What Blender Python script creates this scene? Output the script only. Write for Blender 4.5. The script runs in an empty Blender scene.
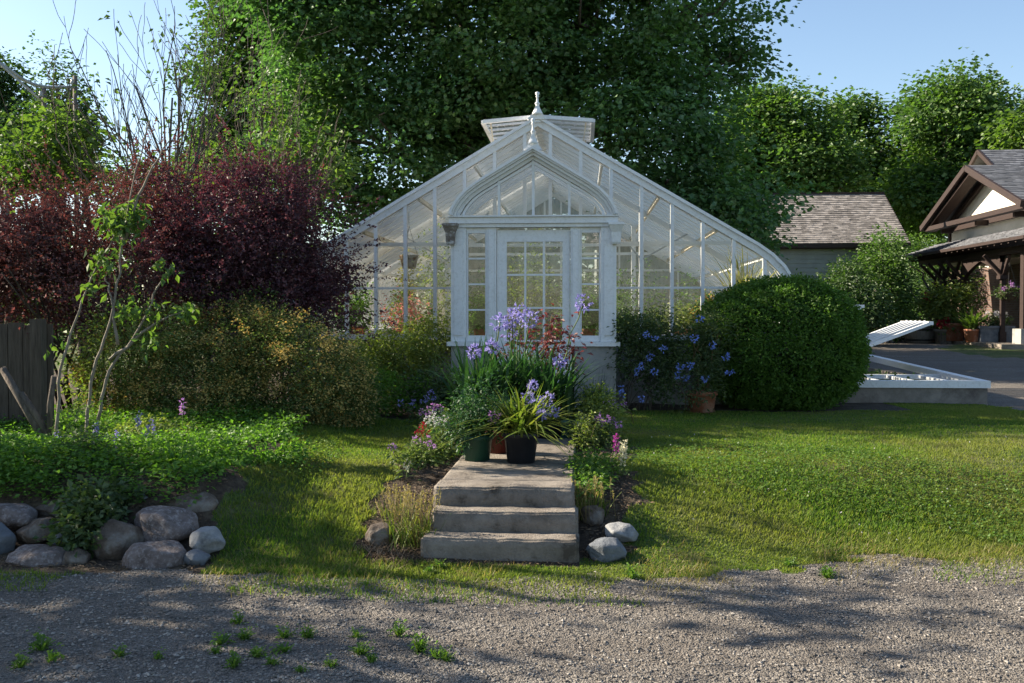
import bpy, bmesh, math, random
import numpy as np
from mathutils import Vector, Matrix, noise as mnoise
R = math.radians
rng = np.random.default_rng(11)
random.seed(5)
scene = bpy.context.scene
COL = scene.collection
# ------------------------------------------------------------------ camera model
F = 1024 * 35 / 36.0
YAW, PITCH, CAMZ = R(3.91), R(1.53), 1.6
cam = bpy.data.objects.new('camera', bpy.data.cameras.new('camera'))
COL.objects.link(cam)
cam.location = (0, 0, CAMZ)
cam.rotation_euler = (R(90) - PITCH, 0, YAW)
cam.data.lens = 35
cam.data.sensor_width = 36
cam.data.clip_end = 2000
scene.camera = cam
CM = Matrix.Rotation(YAW, 3, 'Z') @ Matrix.Rotation(R(90) - PITCH, 3, 'X')


def ray(px, py):
    return CM @ Vector(((px - 512) / F, (341.5 - py) / F, -1))


def P(px, py, Y):
    d = ray(px, py)
    k = Y / d.y
    return Vector((d.x * k, Y, CAMZ + d.z * k))


def pxm(Y):
    return F / Y


def smooth(t):
    t = np.clip(t, 0, 1)
    return t * t * (3 - 2 * t)


def fnoise(p, freq, seed=0):
    r = np.random.default_rng(1000 + seed)
    p = np.asarray(p, float)
    out = np.zeros(p.shape[0])
    for i in range(7):
        k = r.normal(size=p.shape[1])
        k = k / np.linalg.norm(k) * freq * (0.6 + 1.1 * r.random())
        out += np.sin(p @ k + r.random() * 6.28)
    return out / 2.6


EX = [-12, -6, -2.5, -1.2, 0.0, 0.4, 1.5, 2.1, 3.0, 6.0, 12]
EY = [6.1, 6.05, 5.9, 6.0, 6.05, 6.0, 6.45, 6.6, 6.85, 7.3, 8.0]


def edge(x):
    return np.interp(x, EX, EY)


def hgt(x, y):
    x = np.asarray(x, float)
    y = np.asarray(y, float)
    e = edge(x)
    L = np.interp(x, [-12, -2.7, -2.1, 0, 12], [0.85, 0.85, 2.3, 2.0, 2.2])
    st = np.interp(x, [-12, -2.7, -2.1], [0.35, 0.35, 0.0])
    H = np.interp(x, [-2.7, -2.1, 12], [0.42, 0.37, 0.37])
    z = H * smooth((y - e - st) / L)
    z = z + 0.42 * smooth((y - 15) / 13)
    p = np.stack([x.ravel(), y.ravel()], 1)
    z = z + (0.012 * fnoise(p, 1.3, 1) + 0.005 * fnoise(p, 6, 2)).reshape(z.shape)
    return z


def hz(x, y):
    return float(hgt(np.array([x]), np.array([y]))[0])


def G(px, py):
    """point of the terrain under a pixel"""
    d = ray(px, py)
    t = 3.0
    while t < 120:
        q = Vector((0, 0, CAMZ)) + d * t
        if q.z <= hz(q.x, q.y):
            break
        t += 0.04
    return q


# ------------------------------------------------------------------ mesh builder
class MB:
    def __init__(s):
        s.V = []
        s.Fs = []
        s.n = 0

    def add(s, V, Fc, smooth=False, m=0):
        V = np.asarray(V, float).reshape(-1, 3)
        if isinstance(Fc, np.ndarray):
            s.Fs.append((Fc + s.n, smooth, m))
        else:
            by = {}
            for f in Fc:
                by.setdefault(len(f), []).append(f)
            for k, v in by.items():
                s.Fs.append((np.array(v) + s.n, smooth, m))
        s.V.append(V)
        s.n += len(V)
        return s

    def box(s, x0, x1, y0, y1, z0, z1, m=0):
        V = [(x, y, z) for z in (z0, z1) for y in (y0, y1) for x in (x0, x1)]
        return s.add(V, [(0, 2, 3, 1), (4, 5, 7, 6), (0, 1, 5, 4), (2, 6, 7, 3), (0, 4, 6, 2), (1, 3, 7, 5)], m=m)

    def bar(s, p, q, w, h, up=(0, 0, 1), m=0):
        p, q, up = Vector(p), Vector(q), Vector(up)
        d = (q - p).normalized()
        a = d.cross(up)
        if a.length < 1e-4:
            a = d.cross(Vector((0, 1, 0)))
        a.normalize()
        b = a.cross(d)
        V = [e + a * (sx * w / 2) + b * (sz * h / 2) for e in (p, q) for sx, sz in ((-1, -1), (1, -1), (1, 1), (-1, 1))]
        return s.add([tuple(v) for v in V], [(0, 1, 2, 3), (7, 6, 5, 4), (0, 4, 5, 1), (1, 5, 6, 2), (2, 6, 7, 3), (3, 7, 4, 0)], m=m)

    def tube(s, pts, radii, sides=6, m=0):
        pts = np.asarray([tuple(p) for p in pts], float)
        n = len(pts)
        if np.isscalar(radii):
            radii = [radii] * n
        t = np.gradient(pts, axis=0)
        t /= np.linalg.norm(t, axis=1)[:, None] + 1e-9
        ref = np.array([0.31, 0.17, 0.93]) if abs(t[0][2]) < 0.8 else np.array([1.0, 0.2, 0.1])
        a = np.cross(t, ref)
        a /= np.linalg.norm(a, axis=1)[:, None] + 1e-9
        b = np.cross(t, a)
        ang = np.arange(sides) * 2 * np.pi / sides
        r = np.asarray(radii, float)
        V = pts[:, None, :] + r[:, None, None] * (np.cos(ang)[None, :, None] * a[:, None, :] + np.sin(ang)[None, :, None] * b[:, None, :])
        fs = []
        for i in range(n - 1):
            for j in range(sides):
                k = (j + 1) % sides
                fs.append((i * sides + j, i * sides + k, (i + 1) * sides + k, (i + 1) * sides + j))
        s.add(V.reshape(-1, 3), np.array(fs), True, m)
        c = s.n - n * sides
        s.Fs.append((np.array([[c + j for j in range(sides)][::-1], [c + (n - 1) * sides + j for j in range(sides)]]), False, m))
        return s

    def lathe(s, c, prof, sides=20, m=0):
        ang = np.arange(sides) * 2 * np.pi / sides
        V = [(c[0] + r * math.cos(a), c[1] + r * math.sin(a), c[2] + z) for r, z in prof for a in ang]
        fs = []
        for i in range(len(prof) - 1):
            for j in range(sides):
                k = (j + 1) % sides
                fs.append((i * sides + j, i * sides + k, (i + 1) * sides + k, (i + 1) * sides + j))
        return s.add(V, np.array(fs), True, m)

    def leaves(s, Pt, D, N, size, width=0.6, fold=0.15, m=0):
        """one kite shaped leaf per point; D axis, N normal"""
        Pt = np.asarray(Pt)
        n = len(Pt)
        if n == 0:
            return s
        D = D / (np.linalg.norm(D, axis=1)[:, None] + 1e-9)
        S = np.cross(D, N)
        S /= np.linalg.norm(S, axis=1)[:, None] + 1e-9
        U = np.cross(S, D)
        sz = np.broadcast_to(np.asarray(size, float), (n,))[:, None]
        V = np.empty((n, 4, 3))
        V[:, 0] = Pt
        V[:, 1] = Pt + D * sz * 0.5 + S * sz * width / 2 + U * sz * fold
        V[:, 2] = Pt + D * sz - U * sz * fold * 0.6
        V[:, 3] = Pt + D * sz * 0.5 - S * sz * width / 2 + U * sz * fold
        return s.add(V.reshape(-1, 3), np.arange(n * 4).reshape(n, 4), m=m)

    def straps(s, B, az, L, W, lean, droop, segs=3, m=0, wprof=None):
        """grass-like arching blades, vectorised"""
        B = np.asarray(B, float)
        n = len(B)
        if n == 0:
            return s
        L, W, lean, droop, az = [np.broadcast_to(np.asarray(v, float), (n,)) for v in (L, W, lean, droop, az)]
        hd = np.stack([np.cos(az), np.sin(az), 0 * az], 1)
        sd = np.stack([-np.sin(az), np.cos(az), 0 * az], 1)
        t = np.linspace(0, 1, segs + 1)
        V = np.empty((n, segs + 1, 2, 3))
        for i, ti in enumerate(t):
            out = L * (lean * ti + droop * 0.6 * ti * ti)
            upz = L * (np.sqrt(np.maximum(0.05, 1 - lean ** 2)) * ti - droop * 0.55 * ti ** 2.4)
            c = B + hd * out[:, None]
            c[:, 2] += upz
            w = W * (wprof[i] if wprof else (1 - ti ** 2) * 0.95 + 0.05)
            V[:, i, 0] = c - sd * w[:, None] / 2
            V[:, i, 1] = c + sd * w[:, None] / 2
        k = (segs + 1) * 2
        base = np.arange(n)[:, None] * k
        fs = []
        for i in range(segs):
            fs.append(base + np.array([[2 * i, 2 * i + 1, 2 * i + 3, 2 * i + 2]]))
        return s.add(V.reshape(-1, 3), np.concatenate(fs), m=m)

    def build(s, name, mat, parent=None, loc=None, label=None, cat=None, kind=None, group=None):
        V = np.concatenate(s.V)
        org = np.zeros(3)
        if parent is not None:
            r = parent
            while r.parent:
                r = r.parent
            org = np.array(r.location)
        elif loc is not None:
            org = np.array(tuple(loc), float)
        V = V - org
        me = bpy.data.meshes.new(name)
        me.vertices.add(len(V))
        me.vertices.foreach_set('co', V.astype(np.float32).ravel())
        tot = np.concatenate([np.full(len(f), f.shape[1]) for f, _, _ in s.Fs])
        idx = np.concatenate([f.ravel() for f, _, _ in s.Fs])
        sm = np.concatenate([np.full(len(f), a) for f, a, _ in s.Fs])
        mi = np.concatenate([np.full(len(f), a) for f, _, a in s.Fs])
        me.loops.add(len(idx))
        me.loops.foreach_set('vertex_index', idx.astype(np.int32))
        me.polygons.add(len(tot))
        st = np.zeros(len(tot), np.int32)
        st[1:] = np.cumsum(tot)[:-1]
        me.polygons.foreach_set('loop_start', st)
        me.polygons.foreach_set('loop_total', tot.astype(np.int32))
        me.polygons.foreach_set('use_smooth', sm)
        me.polygons.foreach_set('material_index', mi.astype(np.int32))
        for mm in (mat if isinstance(mat, (list, tuple)) else [mat]):
            me.materials.append(mm)
        me.update(calc_edges=True)
        o = bpy.data.objects.new(name, me)
        COL.objects.link(o)
        if parent is not None:
            o.parent = parent
        else:
            o.location = org
        tag(o, label, cat, group, kind)
        return o


def tag(o, label=None, cat=None, group=None, kind=None):
    for k, v in (('label', label), ('category', cat), ('group', group), ('kind', kind)):
        if v:
            o[k] = v
    return o


def empty(name, loc, label, cat, group=None):
    o = bpy.data.objects.new(name, None)
    o.empty_display_size = 0.2
    COL.objects.link(o)
    o.location = loc
    return tag(o, label, cat, group)


def copy_tree(o, loc=None, rz=None, sc=None, label=None, parent=None):
    c = o.copy()
    COL.objects.link(c)
    if parent is not None:
        c.parent = parent
    if loc is not None:
        c.location = loc
    if rz is not None:
        c.rotation_euler = (0, 0, rz)
    if sc is not None:
        c.scale = (sc, sc, sc) if np.isscalar(sc) else sc
    if label:
        c['label'] = label
    for ch in list(o.children):
        copy_tree(ch, parent=c)
    return c


# ------------------------------------------------------------------ materials
def newmat(name):
    m = bpy.data.materials.new(name)
    m.use_nodes = True
    nt = m.node_tree
    nt.nodes.clear()
    out = nt.nodes.new('ShaderNodeOutputMaterial')
    return m, nt, out


def nd(nt, t, ins=None, **kw):
    n = nt.nodes.new(t)
    for k, v in kw.items():
        setattr(n, k, v)
    for k, v in (ins or {}).items():
        sock = n.inputs[k]
        if isinstance(v, bpy.types.NodeSocket):
            nt.links.new(v, sock)
        else:
            sock.default_value = v
    return n


def rgba(c):
    return (c[0], c[1], c[2], 1)


def ramp(nt, fac, stops):
    r = nt.nodes.new('ShaderNodeValToRGB')
    nt.links.new(fac, r.inputs[0])
    el = r.color_ramp.elements
    while len(el) < len(stops):
        el.new(0.5)
    for e, (p, c) in zip(el, stops):
        e.position = p
        e.color = rgba(c) if len(c) == 3 else c
    return r.outputs[0]


def leafmat(name, cols, trans=0.4, gloss=0.07, big=None, tcol=None, bigs=0.6):
    """leaf: per-leaf colour variation, translucency, weak sheen"""
    m, nt, out = newmat(name)
    geo = nd(nt, 'ShaderNodeNewGeometry')
    k = len(cols)
    c = ramp(nt, geo.outputs['Random Per Island'], [(i / max(1, k - 1), cc) for i, cc in enumerate(cols)])
    if big:
        tc = nd(nt, 'ShaderNodeTexCoord')
        nz = nd(nt, 'ShaderNodeTexNoise', {'Vector': tc.outputs['Object'], 'Scale': bigs, 'Detail': 2.0})
        f = ramp(nt, nz.outputs['Fac'], [(0.42, (0, 0, 0)), (0.62, (1, 1, 1))])
        mx = nd(nt, 'ShaderNodeMix', {'Factor': f, 6: c, 7: rgba(big)}, data_type='RGBA')
        mh = nd(nt, 'ShaderNodeMix', {'Factor': 0.6, 6: c, 7: mx.outputs[2]}, data_type='RGBA')
        c = mh.outputs[2]
    t = nd(nt, 'ShaderNodeMix', {'Factor': 1.0, 6: c, 7: rgba(tcol or (1.35, 1.5, 0.7))}, data_type='RGBA', blend_type='MULTIPLY')
    dif = nd(nt, 'ShaderNodeBsdfDiffuse', {'Color': c})
    tr = nd(nt, 'ShaderNodeBsdfTranslucent', {'Color': t.outputs[2]})
    s1 = nd(nt, 'ShaderNodeMixShader', {0: trans, 1: dif.outputs[0], 2: tr.outputs[0]})
    gl = nd(nt, 'ShaderNodeBsdfGlossy', {'Color': (1, 1, 1, 1), 'Roughness': 0.55})
    s2 = nd(nt, 'ShaderNodeMixShader', {0: gloss * 0.6, 1: s1.outputs[0], 2: gl.outputs[0]})
    nt.links.new(s2.outputs[0], out.inputs[0])
    return m


def surf(name, c1, c2, scale=6, rough=0.8, bump=0.3, bscale=None, c3=None, s3=1.2, spec=0.3, stretch=None, detail=6, island=None, dist=0.02):
    m, nt, out = newmat(name)
    tc = nd(nt, 'ShaderNodeTexCoord')
    vec = tc.outputs['Object']
    if stretch:
        mp = nd(nt, 'ShaderNodeMapping', {'Vector': vec, 'Scale': stretch})
        vec = mp.outputs[0]
    nz = nd(nt, 'ShaderNodeTexNoise', {'Vector': vec, 'Scale': scale, 'Detail': detail, 'Roughness': 0.65})
    c = ramp(nt, nz.outputs['Fac'], [(0.32, c1), (0.68, c2)])
    if c3:
        n3 = nd(nt, 'ShaderNodeTexNoise', {'Vector': vec, 'Scale': s3, 'Detail': 5.0, 'Roughness': 0.7})
        f3 = ramp(nt, n3.outputs['Fac'], [(0.5, (0, 0, 0)), (0.66, (1, 1, 1))])
        c = nd(nt, 'ShaderNodeMix', {'Factor': f3, 6: c, 7: rgba(c3)}, data_type='RGBA').outputs[2]
    if island:
        geo = nd(nt, 'ShaderNodeNewGeometry')
        g = ramp(nt, geo.outputs['Random Per Island'], [(0, (1 - island,) * 3), (1, (1 + island,) * 3)])
        c = nd(nt, 'ShaderNodeMix', {'Factor': 1.0, 6: c, 7: g}, data_type='RGBA', blend_type='MULTIPLY').outputs[2]
    nb = nd(nt, 'ShaderNodeTexNoise', {'Vector': vec, 'Scale': bscale or scale * 4, 'Detail': 6.0, 'Roughness': 0.7})
    bp = nd(nt, 'ShaderNodeBump', {'Strength': bump, 'Distance': dist, 'Height': nb.outputs['Fac']})
    b = nd(nt, 'ShaderNodeBsdfPrincipled', {'Base Color': c, 'Roughness': rough, 'Specular IOR Level': spec, 'Normal': bp.outputs[0]})
    nt.links.new(b.outputs[0], out.inputs[0])
    return m


def glassmat(name, milk=0.0, milkcol=(0.8, 0.84, 0.82), streak=True, thin=0.9, fres=1.3):
    m, nt, out = newmat(name)
    fr = nd(nt, 'ShaderNodeFresnel', {'IOR': 1.5})
    tr = nd(nt, 'ShaderNodeBsdfTransparent', {'Color': (0.94 * thin + 0.05, 0.97 * thin + 0.03, 0.95 * thin + 0.04, 1)})
    tc = nd(nt, 'ShaderNodeTexCoord')
    nb = nd(nt, 'ShaderNodeTexNoise', {'Vector': tc.outputs['Object'], 'Scale': 2.2, 'Detail': 1.0})
    bp = nd(nt, 'ShaderNodeBump', {'Strength': 0.25, 'Distance': 0.02, 'Height': nb.outputs['Fac']})
    gl = nd(nt, 'ShaderNodeBsdfGlossy', {'Color': (1, 1, 1, 1), 'Roughness': 0.02, 'Normal': bp.outputs[0]})
    f2 = nd(nt, 'ShaderNodeMath', {0: fr.outputs[0], 1: fres}, operation='MULTIPLY')
    s = nd(nt, 'ShaderNodeMixShader', {0: f2.outputs[0], 1: tr.outputs[0], 2: gl.outputs[0]})
    if milk > 0:
        mp = nd(nt, 'ShaderNodeMapping', {'Vector': tc.outputs['Object'], 'Scale': (3.0, 3.0, 0.8)})
        nz = nd(nt, 'ShaderNodeTexNoise', {'Vector': mp.outputs[0], 'Scale': 2.5, 'Detail': 5.0, 'Roughness': 0.7})
        f = nd(nt, 'ShaderNodeMapRange', {'Value': nz.outputs['Fac'], 'From Min': 0.3, 'From Max': 0.75, 'To Min': milk * 0.45, 'To Max': min(1, milk * 1.45)})
        d = nd(nt, 'ShaderNodeBsdfDiffuse', {'Color': rgba(milkcol)})
        t = nd(nt, 'ShaderNodeBsdfTranslucent', {'Color': rgba(milkcol)})
        dt = nd(nt, 'ShaderNodeMixShader', {0: 0.55, 1: d.outputs[0], 2: t.outputs[0]})
        s = nd(nt, 'ShaderNodeMixShader', {0: f.outputs[0], 1: s.outputs[0], 2: dt.outputs[0]})
    nt.links.new(s.outputs[0], out.inputs[0])
    return m


M = {}
M['white'] = surf('weathered_white_paint', (0.72, 0.73, 0.74), (0.80, 0.81, 0.82), 3, 0.55, 0.25, 30, c3=(0.66, 0.66, 0.65), s3=28)
M['white_clean'] = surf('white_paint', (0.74, 0.75, 0.76), (0.83, 0.84, 0.85), 5, 0.5, 0.15, 30)
M['cream_wood'] = surf('sun_bleached_wood', (0.55, 0.47, 0.34), (0.70, 0.62, 0.48), 8, 0.7, 0.3, 30)
M['wornwood'] = surf('worn_brown_wood', (0.12, 0.09, 0.07), (0.3, 0.27, 0.24), 14, 0.8, 0.5, 40, c3=(0.6, 0.6, 0.6), s3=12)
M['stucco'] = surf('grey_stucco', (0.26, 0.255, 0.24), (0.34, 0.335, 0.32), 5, 0.9, 0.3, 60, c3=(0.2, 0.2, 0.19), s3=3)
M['concrete'] = surf('aged_concrete', (0.16, 0.135, 0.11), (0.34, 0.30, 0.255), 7, 0.92, 1.0, 55, c3=(0.09, 0.075, 0.06), s3=3.5, detail=10, dist=0.02)
M['glass'] = glassmat('greenhouse_glass', 0.05)
M['door_glass'] = glassmat('door_glass', 0.0)
M['gable_glass'] = glassmat('hazy_gable_glass', 0.025)
M['roof_glass'] = glassmat('limewashed_roof_glass', 0.035, fres=0.5)
M['terracotta'] = surf('terracotta', (0.30, 0.105, 0.055), (0.42, 0.17, 0.10), 8, 0.85, 0.2, 40, c3=(0.45, 0.3, 0.24), s3=5)
M['pot_green'] = surf('green_plastic_pot', (0.012, 0.05, 0.035), (0.02, 0.07, 0.05), 5, 0.45, 0.1)
M['pot_black'] = surf('black_plastic_pot', (0.012, 0.014, 0.02), (0.03, 0.032, 0.04), 5, 0.45, 0.1)
M['pot_red'] = surf('dark_red_pot', (0.06, 0.014, 0.011), (0.10, 0.022, 0.017), 5, 0.5, 0.1)
M['pot_teal'] = surf('teal_plastic_pot', (0.01, 0.07, 0.08), (0.02, 0.1, 0.11), 5, 0.5, 0.1)
M['soil'] = surf('garden_soil', (0.028, 0.02, 0.014), (0.09, 0.065, 0.045), 18, 0.95, 1.0, 40, c3=(0.13, 0.10, 0.065), s3=7, dist=0.03)
M['mulch'] = surf('dry_leaf_litter', (0.10, 0.07, 0.045), (0.24, 0.17, 0.11), 12, 0.9, 0.3, island=0.45)
M['gravel'] = None
M['turf'] = surf('turf_soil', (0.04, 0.065, 0.018), (0.085, 0.115, 0.03), 12, 0.95, 0.8, 60, c3=(0.15, 0.13, 0.06), s3=1.6, dist=0.02)
M['bark'] = surf('grey_brown_bark', (0.06, 0.05, 0.042), (0.17, 0.14, 0.115), 9, 0.95, 0.9, 24, stretch=(3, 3, 0.7))
M['bark_pale'] = surf('pale_grey_bark', (0.14, 0.12, 0.095), (0.27, 0.235, 0.19), 12, 0.9, 0.5, 40, stretch=(3, 3, 0.7))
M['bark_dark'] = surf('dark_bark', (0.03, 0.024, 0.02), (0.09, 0.07, 0.055), 9, 0.95, 0.6, 24)
M['fence'] = surf('grey_weathered_fence', (0.05, 0.04, 0.032), (0.11, 0.09, 0.072), 7, 0.9, 0.5, 30, stretch=(6, 6, 0.6), island=0.2)
M['stone'] = surf('speckled_granite', (0.09, 0.07, 0.062), (0.21, 0.175, 0.165), 14, 0.85, 0.9, 40, c3=(0.30, 0.27, 0.26), s3=34, dist=0.02)
M['stone_grey'] = surf('blue_grey_stone', (0.09, 0.10, 0.115), (0.18, 0.195, 0.215), 8, 0.8, 0.8, 40, dist=0.02)
M['stone_brown'] = surf('brown_fieldstone', (0.08, 0.06, 0.045), (0.18, 0.14, 0.11), 8, 0.85, 0.9, 40, c3=(0.24, 0.22, 0.19), s3=6, dist=0.02)
M['stone_pale'] = surf('pale_limestone', (0.19, 0.195, 0.2), (0.33, 0.33, 0.325), 8, 0.85, 0.9, 40, c3=(0.13, 0.135, 0.14), s3=6, dist=0.01)
M['shingle'] = surf('weathered_grey_shingle', (0.19, 0.17, 0.155), (0.32, 0.29, 0.265), 5, 0.9, 0.5, 30, island=0.38)
M['slate'] = surf('blue_grey_shingle', (0.09, 0.095, 0.11), (0.17, 0.175, 0.19), 5, 0.85, 0.5, 30, island=0.3)
M['siding'] = surf('grey_green_clapboard', (0.28, 0.30, 0.29), (0.36, 0.38, 0.37), 3, 0.75, 0.2, 20)
M['trim_brown'] = surf('dark_brown_timber', (0.022, 0.013, 0.011), (0.045, 0.028, 0.024), 8, 0.65, 0.3, 30, stretch=(1, 3, 3))
M['plaster'] = surf('cream_plaster', (0.66, 0.62, 0.52), (0.76, 0.72, 0.62), 3, 0.9, 0.2, 40)
M['metal'] = surf('galvanised_metal', (0.3, 0.31, 0.33), (0.45, 0.46, 0.48), 10, 0.4, 0.1)
M['iron'] = surf('dark_iron', (0.02, 0.02, 0.02), (0.05, 0.045, 0.04), 10, 0.5, 0.1)
M['coldwall'] = surf('cold_frame_wall', (0.17, 0.15, 0.13), (0.27, 0.24, 0.21), 6, 0.9, 0.4, 40, c3=(0.12, 0.10, 0.09), s3=2)
M['barrel'] = surf('grey_barrel_oak', (0.14, 0.12, 0.10), (0.26, 0.23, 0.2), 8, 0.85, 0.4, 30, stretch=(5, 5, 0.5))
M['polewood'] = surf('pole_timber', (0.11, 0.09, 0.08), (0.2, 0.17, 0.15), 8, 0.9, 0.4, 30)


def brickmat():
    m, nt, out = newmat('brown_brick')
    tc = nd(nt, 'ShaderNodeTexCoord')
    mp = nd(nt, 'ShaderNodeMapping', {'Vector': tc.outputs['Object'], 'Rotation': (0, R(90), R(90))})
    b = nd(nt, 'ShaderNodeTexBrick', {'Vector': mp.outputs[0], 'Color1': (0.09, 0.045, 0.035, 1), 'Color2': (0.14, 0.085, 0.065, 1), 'Mortar': (0.13, 0.12, 0.11, 1), 'Scale': 1.0, 'Brick Width': 0.23, 'Row Height': 0.075, 'Mortar Size': 0.008})
    p = nd(nt, 'ShaderNodeBsdfPrincipled', {'Base Color': b.outputs[0], 'Roughness': 0.9})
    nt.links.new(p.outputs[0], out.inputs[0])
    return m


def gravelmat():
    m, nt, out = newmat('crushed_gravel')
    tc = nd(nt, 'ShaderNodeTexCoord')
    v = tc.outputs['Object']
    vo = nd(nt, 'ShaderNodeTexVoronoi', {'Vector': v, 'Scale': 100.0, 'Randomness': 1.0})
    vo2 = nd(nt, 'ShaderNodeTexVoronoi', {'Vector': v, 'Scale': 32.0, 'Randomness': 1.0})
    mpv = nd(nt, 'ShaderNodeMapping', {'Vector': v, 'Scale': (0.35, 1.5, 1.0)})
    n1 = nd(nt, 'ShaderNodeTexNoise', {'Vector': mpv.outputs[0], 'Scale': 1.3, 'Detail': 6.0, 'Roughness': 0.7})
    sep = nd(nt, 'ShaderNodeSeparateColor', {'Color': vo.outputs['Color']})
    c = ramp(nt, sep.outputs[0], [(0, (0.072, 0.064, 0.056)), (0.4, (0.145, 0.13, 0.114)), (0.8, (0.225, 0.205, 0.182)), (1, (0.32, 0.295, 0.265))])
    dirt = ramp(nt, n1.outputs['Fac'], [(0.38, (0, 0, 0)), (0.56, (1, 1, 1))])
    n2 = nd(nt, 'ShaderNodeTexNoise', {'Vector': v, 'Scale': 60.0, 'Detail': 5.0})
    dc = ramp(nt, n2.outputs['Fac'], [(0.3, (0.09, 0.078, 0.066)), (0.7, (0.18, 0.16, 0.14))])
    mx = nd(nt, 'ShaderNodeMix', {'Factor': dirt, 6: c, 7: dc}, data_type='RGBA')
    hsum = nd(nt, 'ShaderNodeMath', {0: vo.outputs['Distance'], 1: vo2.outputs['Distance']}, operation='ADD')
    bp = nd(nt, 'ShaderNodeBump', {'Strength': 0.9, 'Distance': 0.012, 'Height': hsum.outputs[0]}, invert=True)
    p = nd(nt, 'ShaderNodeBsdfPrincipled', {'Base Color': mx.outputs[2], 'Roughness': 0.9, 'Specular IOR Level': 0.2, 'Normal': bp.outputs[0]})
    nt.links.new(p.outputs[0], out.inputs[0])
    return m


M['brick'] = brickmat()
M['gravel'] = gravelmat()
M['pebble'] = surf('gravel_chips', (0.135, 0.12, 0.105), (0.255, 0.235, 0.21), 3, 0.9, 0.3, 80, island=0.55)

M['maple'] = leafmat('maple_leaves', [(0.05, 0.115, 0.038), (0.075, 0.165, 0.045), (0.095, 0.195, 0.05), (0.125, 0.23, 0.055)], 0.42, 0.08, big=(0.06, 0.145, 0.05), bigs=0.35)
M['maple_lit'] = leafmat('light_maple_leaves', [(0.035, 0.08, 0.02), (0.055, 0.115, 0.028), (0.085, 0.15, 0.035)], 0.45, 0.05)
M['oak_dark'] = leafmat('dark_tree_leaves', [(0.03, 0.07, 0.02), (0.05, 0.10, 0.025), (0.07, 0.125, 0.03)], 0.38, 0.06)
M['tree_mid'] = leafmat('mid_green_leaves', [(0.055, 0.115, 0.022), (0.08, 0.155, 0.028), (0.12, 0.20, 0.038)], 0.42, 0.05, big=(0.05, 0.11, 0.03), bigs=0.3)
M['yellow_green'] = leafmat('yellow_green_leaves', [(0.055, 0.11, 0.02), (0.085, 0.15, 0.028), (0.12, 0.185, 0.035)], 0.42, 0.05)
M['crimson'] = leafmat('crimson_barberry_leaves', [(0.055, 0.028, 0.03), (0.09, 0.042, 0.045), (0.16, 0.07, 0.068), (0.07, 0.045, 0.035)], 0.38, 0.05, big=(0.09, 0.045, 0.03), tcol=(1.35, 0.8, 0.75), bigs=1.2)
M['purple'] = leafmat('purple_barberry_leaves', [(0.05, 0.026, 0.036), (0.085, 0.038, 0.052), (0.17, 0.065, 0.07)], 0.3, 0.05, big=(0.035, 0.016, 0.028), tcol=(1.7, 0.95, 1.0), bigs=1.2)
M['spirea'] = leafmat('spirea_leaves', [(0.075, 0.12, 0.035), (0.105, 0.15, 0.045), (0.15, 0.19, 0.05)], 0.35, 0.03)
M['spirea_heads'] = leafmat('faded_spirea_heads', [(0.46, 0.35, 0.11), (0.60, 0.48, 0.16), (0.32, 0.26, 0.09)], 0.25, 0.02, tcol=(1.6, 1.2, 0.7))
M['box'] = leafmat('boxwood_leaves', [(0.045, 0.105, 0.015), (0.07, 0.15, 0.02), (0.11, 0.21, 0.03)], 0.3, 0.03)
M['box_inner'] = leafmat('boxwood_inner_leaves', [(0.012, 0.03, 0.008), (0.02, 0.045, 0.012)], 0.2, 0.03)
M['bright'] = leafmat('bright_ground_leaves', [(0.06, 0.14, 0.018), (0.105, 0.22, 0.026), (0.16, 0.29, 0.035)], 0.45, 0.04)
M['shrub_light'] = leafmat('light_shrub_leaves', [(0.10, 0.15, 0.025), (0.15, 0.20, 0.04), (0.21, 0.24, 0.05)], 0.4, 0.05)
M['plumbago'] = leafmat('plumbago_leaves', [(0.035, 0.07, 0.022), (0.06, 0.10, 0.03), (0.10, 0.14, 0.04)], 0.35, 0.05)
M['fresh'] = leafmat('fresh_green_leaves', [(0.12, 0.24, 0.03), (0.18, 0.32, 0.05), (0.25, 0.38, 0.07)], 0.5, 0.03)
M['pale_rear'] = glassmat('weathered_rear_glass', 0.42, (0.85, 0.8, 0.68))  # cream haze put into the glass to lighten and warm the interior
M['paving'] = surf('pale_floor_paving', (0.36, 0.33, 0.28), (0.5, 0.46, 0.4), 4, 0.9, 0.2, 30)
M['strap'] = leafmat('agapanthus_leaves', [(0.018, 0.055, 0.022), (0.03, 0.085, 0.028), (0.045, 0.11, 0.03)], 0.3, 0.04)
M['strap_light'] = leafmat('light_strap_leaves', [(0.07, 0.12, 0.02), (0.12, 0.17, 0.03), (0.20, 0.21, 0.05)], 0.4, 0.03)
M['strap_yellow'] = leafmat('yellow_striped_leaves', [(0.35, 0.28, 0.05), (0.45, 0.40, 0.10), (0.20, 0.24, 0.05)], 0.4, 0.08)
M['blue_fl'] = leafmat('blue_violet_petals', [(0.24, 0.22, 0.52), (0.34, 0.31, 0.64), (0.46, 0.43, 0.72), (0.18, 0.14, 0.38)], 0.35, 0.02, tcol=(1.1, 1.1, 1.2))
M['sky_fl'] = leafmat('sky_blue_petals', [(0.18, 0.27, 0.68), (0.28, 0.38, 0.80)], 0.3, 0.02, tcol=(1.1, 1.1, 1.2))
M['mauve_fl'] = leafmat('mauve_petals', [(0.36, 0.16, 0.45), (0.50, 0.28, 0.58), (0.6, 0.42, 0.62)], 0.35, 0.02, tcol=(1.2, 1.0, 1.2))
M['white_fl'] = leafmat('white_petals', [(0.62, 0.58, 0.62), (0.75, 0.74, 0.74)], 0.3, 0.02, tcol=(1, 1, 1))
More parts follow.
